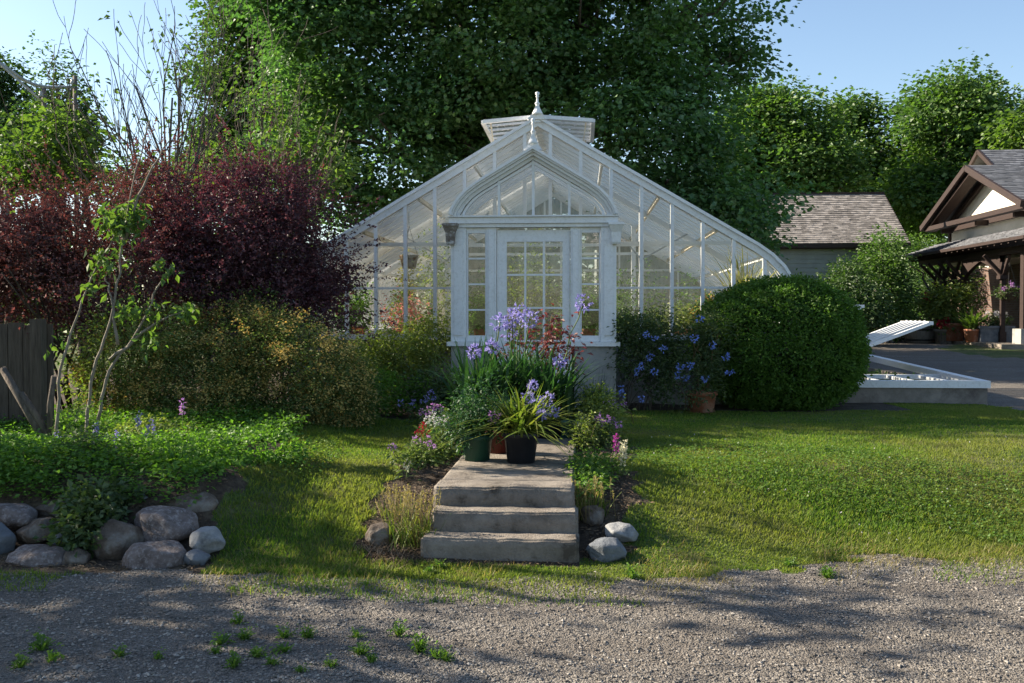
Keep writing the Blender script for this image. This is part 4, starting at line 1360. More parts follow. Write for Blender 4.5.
# ------------------------------------------------------------------ steps and path
def slab(mb, x0, x1, y0, y1, z0, z1, seed, bev=0.014, chips=0.007):
    bm = bmesh.new()
    bmesh.ops.create_cube(bm, size=1)
    for v in bm.verts:
        v.co = Vector((x0 + (x1 - x0) * (v.co.x + 0.5), y0 + (y1 - y0) * (v.co.y + 0.5), z0 + (z1 - z0) * (v.co.z + 0.5)))
    bmesh.ops.bevel(bm, geom=bm.edges[:], offset=bev, segments=3, affect='EDGES')
    for ax, n in ((0, 40), (1, 14), (2, 4)):
        lo = (x0, y0, z0)[ax]
        hi = (x1, y1, z1)[ax]
        for i in range(1, n):
            co = [0, 0, 0]
            co[ax] = lo + (hi - lo) * i / n
            no = [0, 0, 0]
            no[ax] = 1
            bmesh.ops.bisect_plane(bm, geom=bm.verts[:] + bm.edges[:] + bm.faces[:], plane_co=co, plane_no=no)
    for v in bm.verts:
        q = v.co * 9 + Vector((seed, 0, 0))
        v.co += Vector((mnoise.noise(q), mnoise.noise(q + Vector((7, 0, 0))), mnoise.noise(q + Vector((0, 9, 0))))) * chips
    mb.add([tuple(v.co) for v in bm.verts], [[v.index for v in f.verts] for f in bm.faces], True)
    bm.free()


t = empty('garden_steps', (-0.52, 6.4, 0), 'three worn concrete steps leading up from the gravel to the path', 'steps')
b = MB(); slab(b, -1.035, -0.005, 6.38, 6.66, -0.08, 0.152, 1); b.build('step', M['concrete'], t)
b = MB(); slab(b, -1.0, -0.012, 6.60, 6.9, -0.05, 0.284, 2); b.build('step', M['concrete'], t)
b = MB(); slab(b, -1.015, -0.035, 6.815, 7.10, 0.0, 0.412, 3); b.build('step', M['concrete'], t)
t = empty('garden_path', (-0.52, 9, 0.2), 'straight concrete path slabs from the top step to the greenhouse door', 'path')
t['kind'] = 'structure'
ya = 7.11
for i, yb in enumerate((9.2, 11.0, 12.62)):
    b = MB(); slab(b, -1.005, -0.04, ya, yb, 0.1, 0.404, 5 + i, 0.008, 0.004); b.build('path_slab', M['concrete'], t)
    ya = yb + 0.01

# ------------------------------------------------------------------ greenhouse
X0, YG, YV, YE = -0.60, 14.06, 12.76, 22.0
GZ = 0.38
RT = [(0, 4.345), (3.05, 2.555), (3.24, 2.42), (3.40, 2.26), (3.51, 2.08), (3.555, 1.86), (3.565, 1.33)]


def roofz(d):
    d = abs(d)
    return float(np.interp(d, [p[0] for p in RT], [p[1] for p in RT]))


gh = empty('greenhouse', (X0, YG, GZ), 'white painted victorian greenhouse with glazed gable, arched vestibule and finials', 'greenhouse')
SZ = 1.30
b = MB()
b.box(X0 - 3.58, X0 - 1.0, YG - 0.05, YG + 0.15, 0.2, SZ - 0.05)
b.box(X0 + 1.0, X0 + 3.58, YG - 0.05, YG + 0.15, 0.2, SZ - 0.05)
b.box(X0 - 3.58, X0 - 3.42, YG + 0.15, YE, 0.2, SZ - 0.05)
b.box(X0 + 3.42, X0 + 3.58, YG + 0.15, YE, 0.2, SZ - 0.05)
b.box(X0 - 3.42, X0 + 3.42, YE - 0.16, YE, 0.2, SZ - 0.05)
b.build('base_wall', M['stucco'], gh)
b = MB()
for sx in (-1, 1):
    x0_, x1_ = sorted((X0 + sx * 1.07, X0 + sx * 3.62))
    b.box(x0_, x1_, YG - 0.10, YG + 0.10, SZ - 0.05, SZ + 0.02)
    b.box(X0 + sx * 3.56 - 0.06, X0 + sx * 3.56 + 0.06, YG + 0.11, YE, SZ - 0.05, SZ + 0.02)
b.build('sill', M['white'], gh)


def profile_band(mb, prof, y0, y1, inn, outt, cx=X0, signs=(-1, 1)):
    """band following a half profile, thickness inn inside and outt outside, from y0 to y1"""
    for sx in signs:
        pts = np.array([(sx * d, z) for d, z in prof])
        tg = np.gradient(pts, axis=0)
        tg[0] = pts[1] - pts[0]
        tg /= np.linalg.norm(tg, axis=1)[:, None]
        nm = np.stack([tg[:, 1], -tg[:, 0]], 1) * (-sx)
        if abs(prof[0][0]) < 1e-6:   # mitre at the apex
            o = pts + nm * outt
            i_ = pts - nm * inn
            o[0] = (0, pts[0][1] + outt / abs(nm[0][1]))
            i_[0] = (0, pts[0][1] - inn / abs(nm[0][1]))
        else:
            o = pts + nm * outt
            i_ = pts - nm * inn
        V = []
        for y in (y0, y1):
            for a_ in (o, i_):
                for q in a_:
                    V.append((cx + q[0], y, q[1]))
        n = len(pts)
        fs = []
        for k in range(n - 1):
            oa, ia, ob, ib = k, n + k, 2 * n + k, 3 * n + k
            fs += [(oa, oa + 1, ia + 1, ia), (ob, ib, ib + 1, ob + 1), (oa, ob, ob + 1, oa + 1), (ia, ia + 1, ib + 1, ib)]
        fs += [(0, n, 3 * n, 2 * n), (n - 1, 3 * n - 1, 4 * n - 1, 2 * n - 1)]
        mb.add(V, [tuple(f) for f in fs])


b = MB()
profile_band(b, RT, YG - 0.05, YG + 0.06, 0.085, 0.02)
b.build('gable_frame', M['white'], gh)
b = MB()
profile_band(b, RT, YG - 0.09, YG - 0.05, -0.001, 0.042)
profile_band(b, RT, YG - 0.07, YG + 0.08, -0.022, 0.032)
b.build('rake_moulding', M['white'], gh)
b = MB()
profile_band(b, RT, YE - 0.1, YE, 0.13, 0.03)
for i in (0, 3, 6):
    for sx in (-1, 1):
        d = 0.18 + 0.425 * i
        b.box(X0 + sx * d - 0.02, X0 + sx * d + 0.02, YE - 0.08, YE - 0.02, SZ, roofz(d) - 0.1)
b.box(X0 - 2.9, X0 + 2.9, YE - 0.087, YE - 0.013, 2.55, 2.6)
b.build('rear_gable_frame', M['white'], gh)


def gable_glass(y, mat, name):
    mb = MB()
    ds = sorted(set([-3.56, 3.56] + [s_ * (0.18 + 0.425 * i) for i in range(8) for s_ in (-1, 1)]))
    zr = [SZ, 1.7, 2.0, 2.45, 2.95, 3.45, 3.95, 4.4]
    for a_, c_ in zip(ds[:-1], ds[1:]):
        top = max(1.35, min(roofz(a_), roofz(c_)) - 0.0)
        za, zc = roofz(a_) - 0.03, roofz(c_) - 0.03
        mb.add([(X0 + a_, y, SZ), (X0 + c_, y, SZ), (X0 + c_, y, zc), (X0 + a_, y, za)] if a_ * c_ > 0 else [(X0 + a_, y, SZ), (X0 + c_, y, SZ), (X0 + c_, y, zc), (X0 + a_, y, za)], [(0, 1, 2, 3)])
    return mb.build(name, M[mat], gh)


gable_glass(YG + 0.01, 'gable_glass', 'gable_glass')
gable_glass(YE - 0.05, 'pale_rear', 'rear_gable_glass')
for i in range(8):
    for sx in (-1, 1):
        d = 0.18 + 0.425 * i
        z0 = SZ + 0.02 if d > 1.0 else 2.9
        MB().box(X0 + sx * d - 0.024, X0 + sx * d + 0.024, YG - 0.035, YG + 0.045, z0, roofz(d) - 0.06).build('mullion', M['white'], gh)
for sx in (-1, 1):
    x0_, x1_ = sorted((X0 + sx * 1.0, X0 + sx * 3.5))
    MB().box(x0_, x1_, YG - 0.012, YG + 0.03, 1.965, 1.995).build('transom', M['white'], gh)
    x0_, x1_ = sorted((X0 + sx * 1.0, X0 + sx * 2.75))
    MB().box(x0_, x1_, YG + 0.3, YG + 0.34, 2.6, 2.65).build('tie_beam', M['white_clean'], gh)
    MB().box(x0_, x1_, YG + 2.3, YG + 2.35, 2.72, 2.78).build('tie_beam', M['white_clean'], gh)
# roof
nb = 20
ys = np.linspace(YG + 0.38, YE - 0.4, nb)
barmesh = MB()
profile_band(barmesh, RT, -0.016, 0.016, 0.05, 0.012, cx=X0, signs=(-1,))
bl = MB()
profile_band(bl, RT, YG + 0.38 - 0.026, YG + 0.38 + 0.026, 0.05, 0.012, signs=(-1,))
br = MB()
profile_band(br, RT, YG + 0.38 - 0.026, YG + 0.38 + 0.026, 0.05, 0.012, signs=(1,))
ol = bl.build('glazing_bar', M['white_clean'], gh)
orr = br.build('glazing_bar', M['white_clean'], gh)
for y in ys[1:]:
    for src in (ol, orr):
        c_ = src.copy()
        COL.objects.link(c_)
        c_.parent = gh
        c_.location = (0, y - ys[0], 0)
for y in (YG + 2.4, YG + 4.8):
    b = MB()
    profile_band(b, RT, y - 0.03, y + 0.03, 0.14, -0.055)
    b.bar((X0 - 2.6, y, 2.75), (X0 + 2.6, y, 2.75), 0.04, 0.05)
    b.build('roof_truss', M['white_clean'], gh)
b = MB()
for sx in (-1, 1):
    V, fs = [], []
    for d, z in RT:
        V += [(X0 + sx * d, YG + 0.06, z + 0.004), (X0 + sx * d, YE, z + 0.004)]
    for k in range(len(RT) - 1):
        fs.append((2 * k, 2 * k + 1, 2 * k + 3, 2 * k + 2))
    b.add(V, fs)
b.build('roof_glass', M['roof_glass'], gh)
for d in (0.9, 1.7, 2.5, 3.15):
    for sx in (-1, 1):
        z = roofz(d) - 0.09
        MB().box(X0 + sx * d - 0.02, X0 + sx * d + 0.02, YG + 0.07, YE - 0.11, z - 0.03, z + 0.03).build('purlin', M['cream_wood'] if d in (1.7, 2.5) else M['white_clean'], gh)
MB().box(X0 - 0.05, X0 + 0.05, YG - 0.08, YE + 0.02, 4.29, 4.42).build('ridge_beam', M['white'], gh)
for sx in (-1, 1):
    MB().box(X0 + sx * 1.6 - 0.04, X0 + sx * 1.6 + 0.04, YG + 2.36, YG + 2.44, GZ, 3.3).build('interior_post', M['white_clean'], gh)
    MB().box(X0 + sx * 1.6 - 0.04, X0 + sx * 1.6 + 0.04, YG + 4.76, YG + 4.84, GZ, 3.3).build('interior_post', M['white_clean'], gh)
    b = MB()
    b.bar((X0 + sx * 1.6, YG + 2.34, 2.5), (X0 + sx * 2.4, YG + 2.34, 2.95), 0.025, 0.025)
    b.bar((X0 + sx * 1.6, YG + 2.34, 2.5), (X0 + sx * 0.9, YG + 2.34, 3.3), 0.025, 0.025)
    b.build('brace_rod', M['metal'], gh)
# raised ridge vents
for sx in (-1, 1):
    o = MB()
    A0 = (X0 + sx * 0.05, 4.40)
    A1 = (X0 + sx * 0.78, 4.34)
    y0_, y1_ = YG + 0.10, YG + 1.75
    for y in (y0_, y1_):
        o.bar((A0[0], y, A0[1]), (A1[0], y, A1[1]), 0.06, 0.05)
    o.bar((A1[0], y0_, A1[1] - 0.001), (A1[0], y1_, A1[1] - 0.001), 0.055, 0.045)
    vo_ = o.build('roof_vent', M['white'], gh)
    for y in np.linspace(y0_, y1_, 6)[1:-1]:
        MB().bar((A0[0], y, A0[1]), (A1[0], y, A1[1]), 0.022, 0.03).build('vent_bar', M['white'], vo_)
    MB().add([(A0[0], y0_, A0[1] + 0.012), (A1[0], y0_, A1[1] + 0.012), (A1[0], y1_, A1[1] + 0.012), (A0[0], y1_, A0[1] + 0.012)], [(0, 1, 2, 3)]).build('vent_glass', M['roof_glass'], vo_)
    for y in (y0_ + 0.1, y1_ - 0.1):
        MB().bar((A1[0] - sx * 0.1, y, A1[1]), (A1[0] - sx * 0.15, y, roofz(0.67) + 0.02), 0.02, 0.02).build('vent_stay', M['cream_wood'], vo_)


def finial(c, h, w, name='finial'):
    prof = [(0.001, -0.02), (w * 0.55, 0), (w * 0.42, h * 0.12), (w * 0.24, h * 0.28), (w * 0.15, h * 0.42), (w * 0.24, h * 0.47), (w * 0.24, h * 0.5), (w * 0.12, h * 0.54), (w * 0.09, h * 0.74), (w * 0.18, h * 0.78), (w * 0.10, h * 0.82), (w * 0.21, h * 0.90), (w * 0.19, h * 0.96), (0.001, h)]
    b = MB()
    b.lathe(c, prof, 16)
    # flared fin following the rake on both sides
    f = [(-w * 0.95, -h * 0.22), (w * 0.95, -h * 0.22), (w * 0.55, -h * 0.02), (w * 0.30, h * 0.14), (w * 0.16, h * 0.36), (-w * 0.16, h * 0.36), (-w * 0.30, h * 0.14), (-w * 0.55, -h * 0.02)]
    V = [(c[0] + x_, c[1] + y_, c[2] + z_) for y_ in (-0.035, 0.035) for x_, z_ in f]
    n = len(f)
    b.add(V, [tuple(range(n)), tuple(range(2 * n - 1, n - 1, -1))] + [(i, i + n, (i + 1) % n + n, (i + 1) % n) for i in range(n)])
    return b.build(name, M['white'], gh)


finial((X0, YG - 0.07, 4.40), 0.32, 0.15)

# --- vestibule
HV = 1.06
FY = YV
for sx in (-1, 1):
    b = MB()
    x0_, x1_ = sorted((X0 + sx * 0.49, X0 + sx * (HV - 0.0)))
    b.box(x0_, x1_, FY, FY + 0.15, 0.2, 1.20)
    x0_, x1_ = sorted((X0 + sx * (HV - 0.14), X0 + sx * HV))
    b.box(x0_, x1_, FY + 0.15, YG - 0.05, 0.2, 1.20)
    b.build('vestibule_wall', M['stucco'], gh)
for sx in (-1, 1):
    b = MB()
    x0_, x1_ = sorted((X0 + sx * 0.485, X0 + sx * (HV + 0.05)))
    b.box(x0_, x1_, FY - 0.06, FY + 0.16, 1.20, 1.255)
    x0_, x1_ = sorted((X0 + sx * (HV - 0.12), X0 + sx * (HV + 0.045)))
    b.box(x0_, x1_, FY + 0.16, YG - 0.10, 1.20, 1.25)
    b.build('window_sill', M['white'], gh)
    # pilasters
    for (a_, c_, pr) in ((0.475, 0.60, 0.0), (0.86, 1.06, 0.02)):
        x0_, x1_ = sorted((X0 + sx * a_, X0 + sx * c_))
        b = MB()
        b.box(x0_, x1_, FY - pr, FY + 0.12, 1.257, 2.72)
        xm = (x0_ + x1_) / 2
        wv = (c_ - a_) * 0.28
        b.box(xm - wv, xm + wv, FY - pr - 0.018, FY - pr - 0.001, 1.34, 2.68)
        b.build('pilaster', M['white'], gh)
    x0_, x1_ = sorted((X0 + sx * 0.475, X0 + sx * 0.53))
    MB().box(x0_, x1_, FY + 0.0, FY + 0.1, 0.40, 1.197).build('door_jamb', M['white'], gh)
    # side windows
    x0_, x1_ = sorted((X0 + sx * 0.602, X0 + sx * 0.858))
    b = MB()
    b.box(x0_, x0_ + 0.018, FY + 0.02, FY + 0.08, 1.30, 2.70)
    b.box(x1_ - 0.018, x1_, FY + 0.02, FY + 0.08, 1.30, 2.70)
    b.box(x0_, x1_, FY + 0.015, FY + 0.085, 1.257, 1.335)
    b.box(x0_, x1_, FY + 0.015, FY + 0.085, 2.65, 2.718)
    w_ = b.build('side_window', M['white'], gh)
    for k in (1, 2, 3):
        z = 1.335 + (2.655 - 1.335) * k / 4
        MB().box(x0_ + 0.018, x1_ - 0.018, FY + 0.028, FY + 0.065, z - 0.011, z + 0.011).build('muntin', M['white'], w_)
    MB().add([(x0_, FY + 0.05, 1.3), (x1_, FY + 0.05, 1.3), (x1_, FY + 0.05, 2.7), (x0_, FY + 0.05, 2.7)], [(0, 1, 2, 3)]).build('pane', M['door_glass'], w_)
    # side wall glazing of the vestibule
    xs_ = X0 + sx * (HV - 0.03)
    b = MB()
    for y in np.linspace(FY + 0.18, YG - 0.12, 4):
        b.box(xs_ - 0.025, xs_ + 0.025, y - 0.025, y + 0.025, 1.25, 2.70)
    b.box(xs_ - 0.022, xs_ + 0.022, FY + 0.15, YG - 0.1, 1.96, 2.0)
    b.box(xs_ - 0.03, xs_ + 0.03, FY + 0.121, YG - 0.05, 2.70, 2.80)
    w_ = b.build('side_wall_frame', M['white'], gh)
    MB().add([(xs_, FY + 0.12, 1.25), (xs_, YG - 0.06, 1.25), (xs_, YG - 0.06, 2.75), (xs_, FY + 0.12, 2.75)], [(0, 1, 2, 3)]).build('pane', M['gable_glass'], w_)
# header
b = MB()
b.box(X0 - 1.07, X0 + 1.07, FY - 0.04, FY + 0.12, 2.722, 2.765)
b.box(X0 - 1.075, X0 + 1.075, FY - 0.07, FY + 0.121, 2.768, 2.845)
b.box(X0 - 1.09, X0 + 1.09, FY - 0.10, FY + 0.12, 2.848, 2.867)
b.build('header_beam', M['white'], gh)
# door
dx0, dx1 = X0 - 0.468, X0 + 0.468
dz0, dz1 = 0.435, 2.69
gx0, gx1, gz0, gz1 = dx0 + 0.125, dx1 - 0.095, 1.22, 2.54
b = MB()
y0_, y1_ = FY + 0.04, FY + 0.085
b.box(dx0, gx0, y0_, y1_, dz0, dz1)
b.box(gx1, dx1, y0_, y1_, dz0, dz1)
b.box(gx0, gx1, y0_, y1_, gz1, dz1)
b.box(gx0, gx1, y0_, y1_, dz0, 0.65)
b.box(gx0, gx1, y0_, y1_, 1.12, gz0)
b.box(gx0, gx1, y0_ + 0.018, y1_ - 0.01, 0.65, 1.12)
door = b.build('door', M['white'], gh)
for k in (1, 2):
    x = gx0 + (gx1 - gx0) * k / 3
    MB().box(x - 0.013, x + 0.013, y0_ + 0.003, y1_ - 0.003, gz0, gz1).build('muntin', M['white'], door)
for k in (1, 2, 3):
    z = gz1 - 0.425 * k if k < 4 else 0
    if z > gz0 + 0.02:
        MB().box(gx0, gx1, y0_ + 0.006, y1_ - 0.006, z - 0.012, z + 0.012).build('muntin', M['white'], door)
MB().add([(gx0, y0_ + 0.022, gz0), (gx1, y0_ + 0.022, gz0), (gx1, y0_ + 0.022, gz1), (gx0, y0_ + 0.022, gz1)], [(0, 1, 2, 3)]).build('pane', M['door_glass'], door)
MB().lathe((dx1 - 0.045, y0_ - 0.02, 1.38), [(0.001, -0.022), (0.02, -0.015), (0.025, 0), (0.02, 0.015), (0.001, 0.022)], 12).build('handle', M['iron'], door)
# arch
AR = [(0, 3.715), (0.25, 3.56), (0.5, 3.405), (0.72, 3.265), (0.86, 3.16), (0.97, 3.05), (1.04, 2.98), (1.07, 2.925)]
AR = [(0, 3.67), (0.25, 3.52), (0.50, 3.37), (0.70, 3.25), (0.83, 3.155), (0.93, 3.05), (1.00, 2.935), (1.02, 2.865)]
b = MB()
profile_band(b, AR, FY - 0.03, FY + 0.10, 0.075, 0.0)
b.build('arch_frame', M['white'], gh)
b = MB()
profile_band(b, AR, FY - 0.13, FY - 0.03, 0.0, 0.045)
profile_band(b, AR, FY - 0.09, FY - 0.031, 0.035, -0.002)
profile_band(b, AR, FY - 0.16, FY - 0.131, -0.022, 0.055)
b.build('arch_moulding', M['white'], gh)
b = MB()
ARi = [(d * 0.9, 2.867 + (z - 2.867) * 0.86) for d, z in AR]
profile_band(b, ARi, FY + 0.0, FY + 0.06, 0.03, 0.0)
b.build('arch_bead', M['white_clean'], gh)


def arz(d):
    return float(np.interp(abs(d), [p[0] for p in AR], [p[1] for p in AR]))


for d in (-0.44, 0.0, 0.46):
    MB().box(X0 + d - 0.016, X0 + d + 0.016, FY - 0.005, FY + 0.075, 2.867, arz(d) - 0.09).build('arch_mullion', M['white'], gh)
V = [(X0, FY + 0.035, 2.87)] + [(X0 + d, FY + 0.035, z - 0.04) for d, z in AR] + [(X0 - d, FY + 0.035, z - 0.04) for d, z in AR[::-1][:-1]]
MB().add(V, [(0, i, i + 1) for i in range(1, 8)] + [(0, 1, len(V) - 1)] + [(0, i, i + 1) for i in range(9, len(V) - 1)]).build('arch_glass', M['door_glass'], gh)
b = MB()
for y in np.linspace(FY + 0.35, YG - 0.1, 4):
    profile_band(b, AR, y - 0.02, y + 0.02, 0.05, 0.0)
b.build('vestibule_roof_bars', M['white'], gh)
b = MB()
for sx in (-1, 1):
    V, fs = [], []
    for d, z in AR:
        V += [(X0 + sx * d, FY + 0.10, z + 0.003), (X0 + sx * d, YG - 0.09, z + 0.003)]
    for k in range(len(AR) - 1):
        fs.append((2 * k, 2 * k + 1, 2 * k + 3, 2 * k + 2))
    b.add(V, fs)
b.build('vestibule_roof_glass', M['roof_glass'], gh)
finial((X0, FY - 0.08, 3.765), 0.33, 0.125)
for sx, mt in ((-1, 'wornwood'), (1, 'white')):
    cx = X0 + sx * 1.055
    b = MB()
    b.box(cx - 0.10, cx + 0.10, FY - 0.17, FY - 0.04, 2.735, 2.767)
    V = []
    for (w_, z_, f_) in ((0.095, 2.734, 0.16), (0.062, 2.65, 0.12), (0.056, 2.52, 0.11), (0.05, 2.50, 0.10)):
        V += [(cx - w_, FY - f_, z_), (cx + w_, FY - f_, z_), (cx + w_, FY - 0.021, z_), (cx - w_, FY - 0.021, z_)]
    fs = [(0, 1, 2, 3), (15, 14, 13, 12)]
    for k in range(3):
        for j in range(4):
            fs.append((4 * k + j, 4 * k + (j + 1) % 4, 4 * k + 4 + (j + 1) % 4, 4 * k + 4 + j))
    b.add(V, fs)
    b.build('corbel', M[mt], gh)
# small projecting sill blocks at main wall
MB().box(X0 + 1.065, X0 + 1.20, FY + 0.3, FY + 0.5, 1.25, 1.36).build('gutter_block', M['white'], gh)
MB().box(X0 - 0.47, X0 + 0.47, FY - 0.1, FY + 0.14, 0.39, 0.43).build('threshold', M['concrete'], gh)
# floor inside
MB().box(X0 - 3.4, X0 + 3.4, YG - 1.1 + 1.15, YE - 0.17, 0.3, 0.45).build('floor_slab', M['paving'], gh)

# --- inside: benches and plants
def bench(x0, x1, y0, y1, z, label):
    t = empty('plant_bench', ((x0 + x1) / 2, (y0 + y1) / 2, 0.45), label, 'bench')
    MB().box(x0, x1, y0, y1, z - 0.04, z).build('bench_top', M['cream_wood'], t)
    for x in (x0 + 0.04, x1 - 0.09):
        for y in (y0 + 0.05, y1 - 0.1):
            MB().box(x, x + 0.05, y, y + 0.05, 0.45, z - 0.042).build('leg', M['cream_wood'], t)


bench(X0 - 3.3, X0 - 1.9, YG + 0.4, YG + 6.5, 1.15, 'slatted plant bench along the left side inside the greenhouse')
bench(X0 + 1.9, X0 + 3.3, YG + 0.4, YG + 6.5, 1.15, 'slatted plant bench along the right side inside the greenhouse')
bench(X0 - 0.92, X0 - 0.52, FY + 0.22, FY + 1.0, 1.22, 'small shelf behind the left side window of the vestibule')
bench(X0 + 0.52, X0 + 0.92, FY + 0.22, FY + 1.0, 1.22, 'small shelf behind the right side window of the vestibule')


def inpot(name, label, x, y, z, r, h, pw, ph, lm, n=60, pm='terracotta', straps=False, size=0.06):
    c = Vector((x, y, z))
    t = empty(name, c, label, 'potted plant')
    b = MB()
    pot(b, c, r, h, sides=16)
    b.build('pot', M[pm], t)
    b = MB()
    if straps:
        strap_plant(b, c + Vector((0, 0, h * 0.9)), n, ph, 0.025, r * 0.4, (0.05, 0.6), (0.05, 0.6))
    else:
        lb = [(np.array(c) + [0, 0, h + ph * 0.5], np.array([pw, pw, ph * 0.5]))]
        cp, out = clumps(lb, n, 0.3, 0.3, int(x * 100) % 97)
        foliage(b, cp, out, 11, (pw * 0.16, pw * 0.16, ph * 0.1), size, 0.5)
    b.build('leaves', M[lm], t)
    return t


inpot('potted_plant', 'fresh green plant in a terracotta pot behind the left side window', X0 - 0.72, FY + 0.36, 1.22, 0.085, 0.2, 0.17, 0.38, 'fresh', 100)
inpot('potted_plant', 'fresh green plant in a terracotta pot behind the right side window', X0 + 0.72, FY + 0.36, 1.22, 0.085, 0.2, 0.17, 0.36, 'fresh', 100)
inpot('potted_plant', 'pale green plant at the left end of the bench seen through the left gable', X0 - 2.9, YG + 0.9, 1.15, 0.12, 0.2, 0.28, 0.45, 'yellow_green', 60, 'terracotta')
inpot('potted_plant', 'pink leaved plant on the bench seen through the left gable', X0 - 2.15, YG + 1.3, 1.15, 0.13, 0.2, 0.33, 0.65, 'pinkleaf', 45, 'terracotta')
inpot('potted_plant', 'large olive climbing plant in a pot beside the left truss post', X0 - 1.75, YG + 2.0, 0.45, 0.2, 0.35, 0.35, 1.9, 'shrub_light', 110)
inpot('potted_plant', 'green shrub on the left bench farther back inside', X0 - 2.5, YG + 3.4, 1.15, 0.15, 0.22, 0.4, 0.8, 'shrub_light', 70)
inpot('potted_plant', 'tall variegated shrub in a pot behind the door glass', X0 - 0.25, YG + 2.6, 0.45, 0.2, 0.35, 0.42, 2.1, 'shrub_light', 150)
inpot('potted_plant', 'dark leafy citrus in a pot behind the right side of the door glass', X0 + 0.55, YG + 1.5, 0.45, 0.2, 0.35, 0.36, 1.5, 'tree_mid', 120)
inpot('potted_plant', 'tall pot plant with loose leaves just right of the vestibule inside', X0 + 1.25, YG + 0.7, 0.45, 0.18, 0.3, 0.24, 1.45, 'tree_mid', 70)
inpot('potted_plant', 'dry olive bush on the right bench near the white post', X0 + 2.1, YG + 1.0, 1.15, 0.14, 0.2, 0.36, 0.42, 'shrub_light', 70)
inpot('potted_plant', 'bronze shrub on the right bench near the gable glass', X0 + 2.55, YG + 0.75, 1.15, 0.14, 0.2, 0.25, 0.5, 'spirea_heads', 50)
inpot('potted_plant', 'green bushy plant on the right bench farther back', X0 + 2.5, YG + 3.2, 1.15, 0.14, 0.2, 0.4, 0.8, 'tree_mid', 70)
inpot('potted_plant', 'dark green shrub beside the back wall inside on the right', X0 + 1.2, YG + 5.0, 0.45, 0.2, 0.3, 0.6, 1.6, 'tree_mid', 160)
inpot('potted_plant', 'broad green shrub at the back left inside the greenhouse', X0 - 1.1, YG + 5.6, 0.45, 0.2, 0.3, 0.6, 1.7, 'tree_mid', 160)
inpot('phormium', 'spiky plant with long yellow striped leaves rising behind the boxwood', X0 + 2.95, YG + 0.4, 1.15, 0.15, 0.5, 0.3, 1.15, 'strap_yellow', 70, 'terracotta', True)
for (x_, y_, pw_, ph_, lm_, lab_) in ((-3.1, 2.2, 0.3, 0.7, 'bright', 'lush green plant on the far left of the left bench'), (-1.3, 3.6, 0.4, 1.5, 'yellow_green', 'tall fresh green plant standing in the aisle left of the centre'),
        (0.35, 3.4, 0.35, 1.3, 'shrub_light', 'olive shrub in the aisle seen through the middle of the door'), (1.75, 2.6, 0.4, 1.6, 'tree_mid', 'tall leafy tree-like plant beside the right truss post'),
        (2.9, 1.8, 0.35, 0.55, 'bright', 'bright green plant on the outer edge of the right bench'), (1.55, 0.6, 0.25, 0.9, 'shrub_light', 'loose yellow-green plant inside, next to the right vestibule corner')):
    on = abs(x_) > 1.95
    inpot('potted_plant', lab_, X0 + x_, YG + y_, 1.15 if on else 0.45, 0.16, 0.26, pw_, ph_, lm_, 90)
# hanging basket and red wall pot
c = P(409, 262, YG + 0.9)
t = empty('hanging_basket', c, 'dark hanging basket suspended inside the left gable', 'hanging basket')
b = MB()
b.lathe(c, [(0.001, -0.10), (0.10, -0.10), (0.145, 0.08), (0.15, 0.1), (0.135, 0.1), (0.001, 0.06)], 18)
b.build('basket', M['stem_rust'], t)
b = MB()
for a in (0, 2.1, 4.2):
    b.bar(c + Vector((0.13 * math.cos(a), 0.13 * math.sin(a), 0.1)), c + Vector((0, 0, 0.55)), 0.006, 0.006)
b.bar(c + Vector((0, 0, 0.55)), c + Vector((0, 0, 0.80)), 0.006, 0.006)
b.build('hanger', M['iron'], t)
b = MB()
lb = [(np.array(c) + [0.0, 0, -0.25], np.array([0.16, 0.14, 0.4]))]
cp, out = clumps(lb, 40, 0.3, 0.3, 9)
foliage(b, cp, out, 9, (0.03, 0.03, 0.05), 0.05, 0.5)
b.build('leaves', M['strap_yellow'], t)

# ------------------------------------------------------------------ cold frame
t = empty('cold_frame', (4.6, 14.1, 0.37), 'low walled cold frame with white glazed lids, two of them propped open, by the drive', 'cold frame')
CX0, CX1, CY0, CY1, CT = 2.9, 5.62, 14.15, 20.2, 0.66
b = MB()
b.box(CX0, CX1, CY0, CY0 + 0.12, 0.2, CT - 0.07)
b.box(CX1 - 0.12, CX1, CY0 + 0.12, CY1, 0.2, CT - 0.07)
b.box(CX0, CX0 + 0.12, CY0 + 0.12, CY1, 0.2, CT - 0.07)
b.box(CX0 + 0.12, CX1 - 0.12, CY1 - 0.12, CY1, 0.2, CT - 0.07)
b.build('box_wall', M['coldwall'], t)
b = MB()
b.box(CX0 - 0.02, CX1 + 0.03, CY0 - 0.03, CY0 + 0.10, CT - 0.07, CT + 0.03)
b.bar((CX1 - 0.035, CY0 + 0.10, CT - 0.02), (CX1 - 0.035, CY1, CT + 0.13), 0.13, 0.10)
b.box(CX0 - 0.02, CX0 + 0.10, CY0 + 0.10, CY1, CT - 0.07, CT + 0.03)
b.build('top_rail', M['white'], t)
for x in np.linspace(CX0 + 0.4, CX1 - 0.4, 5):
    MB().box(x - 0.025, x + 0.025, CY0 + 0.102, CY0 + 1.55, CT - 0.03, CT + 0.01).build('glazing_bar', M['white'], t)
MB().box(CX0 + 0.10, CX1 - 0.10, CY0 + 1.55, CY0 + 1.63, CT - 0.06, CT + 0.02).build('cross_rail', M['white'], t)
MB().add([(CX0 + 0.1, CY0 + 0.1, CT - 0.01), (CX1 - 0.1, CY0 + 0.1, CT - 0.01), (CX1 - 0.1, CY0 + 1.55, CT - 0.01), (CX0 + 0.1, CY0 + 1.55, CT - 0.01)], [(0, 1, 2, 3)]).build('lid_glass', M['glass'], t)
sc_ = 0
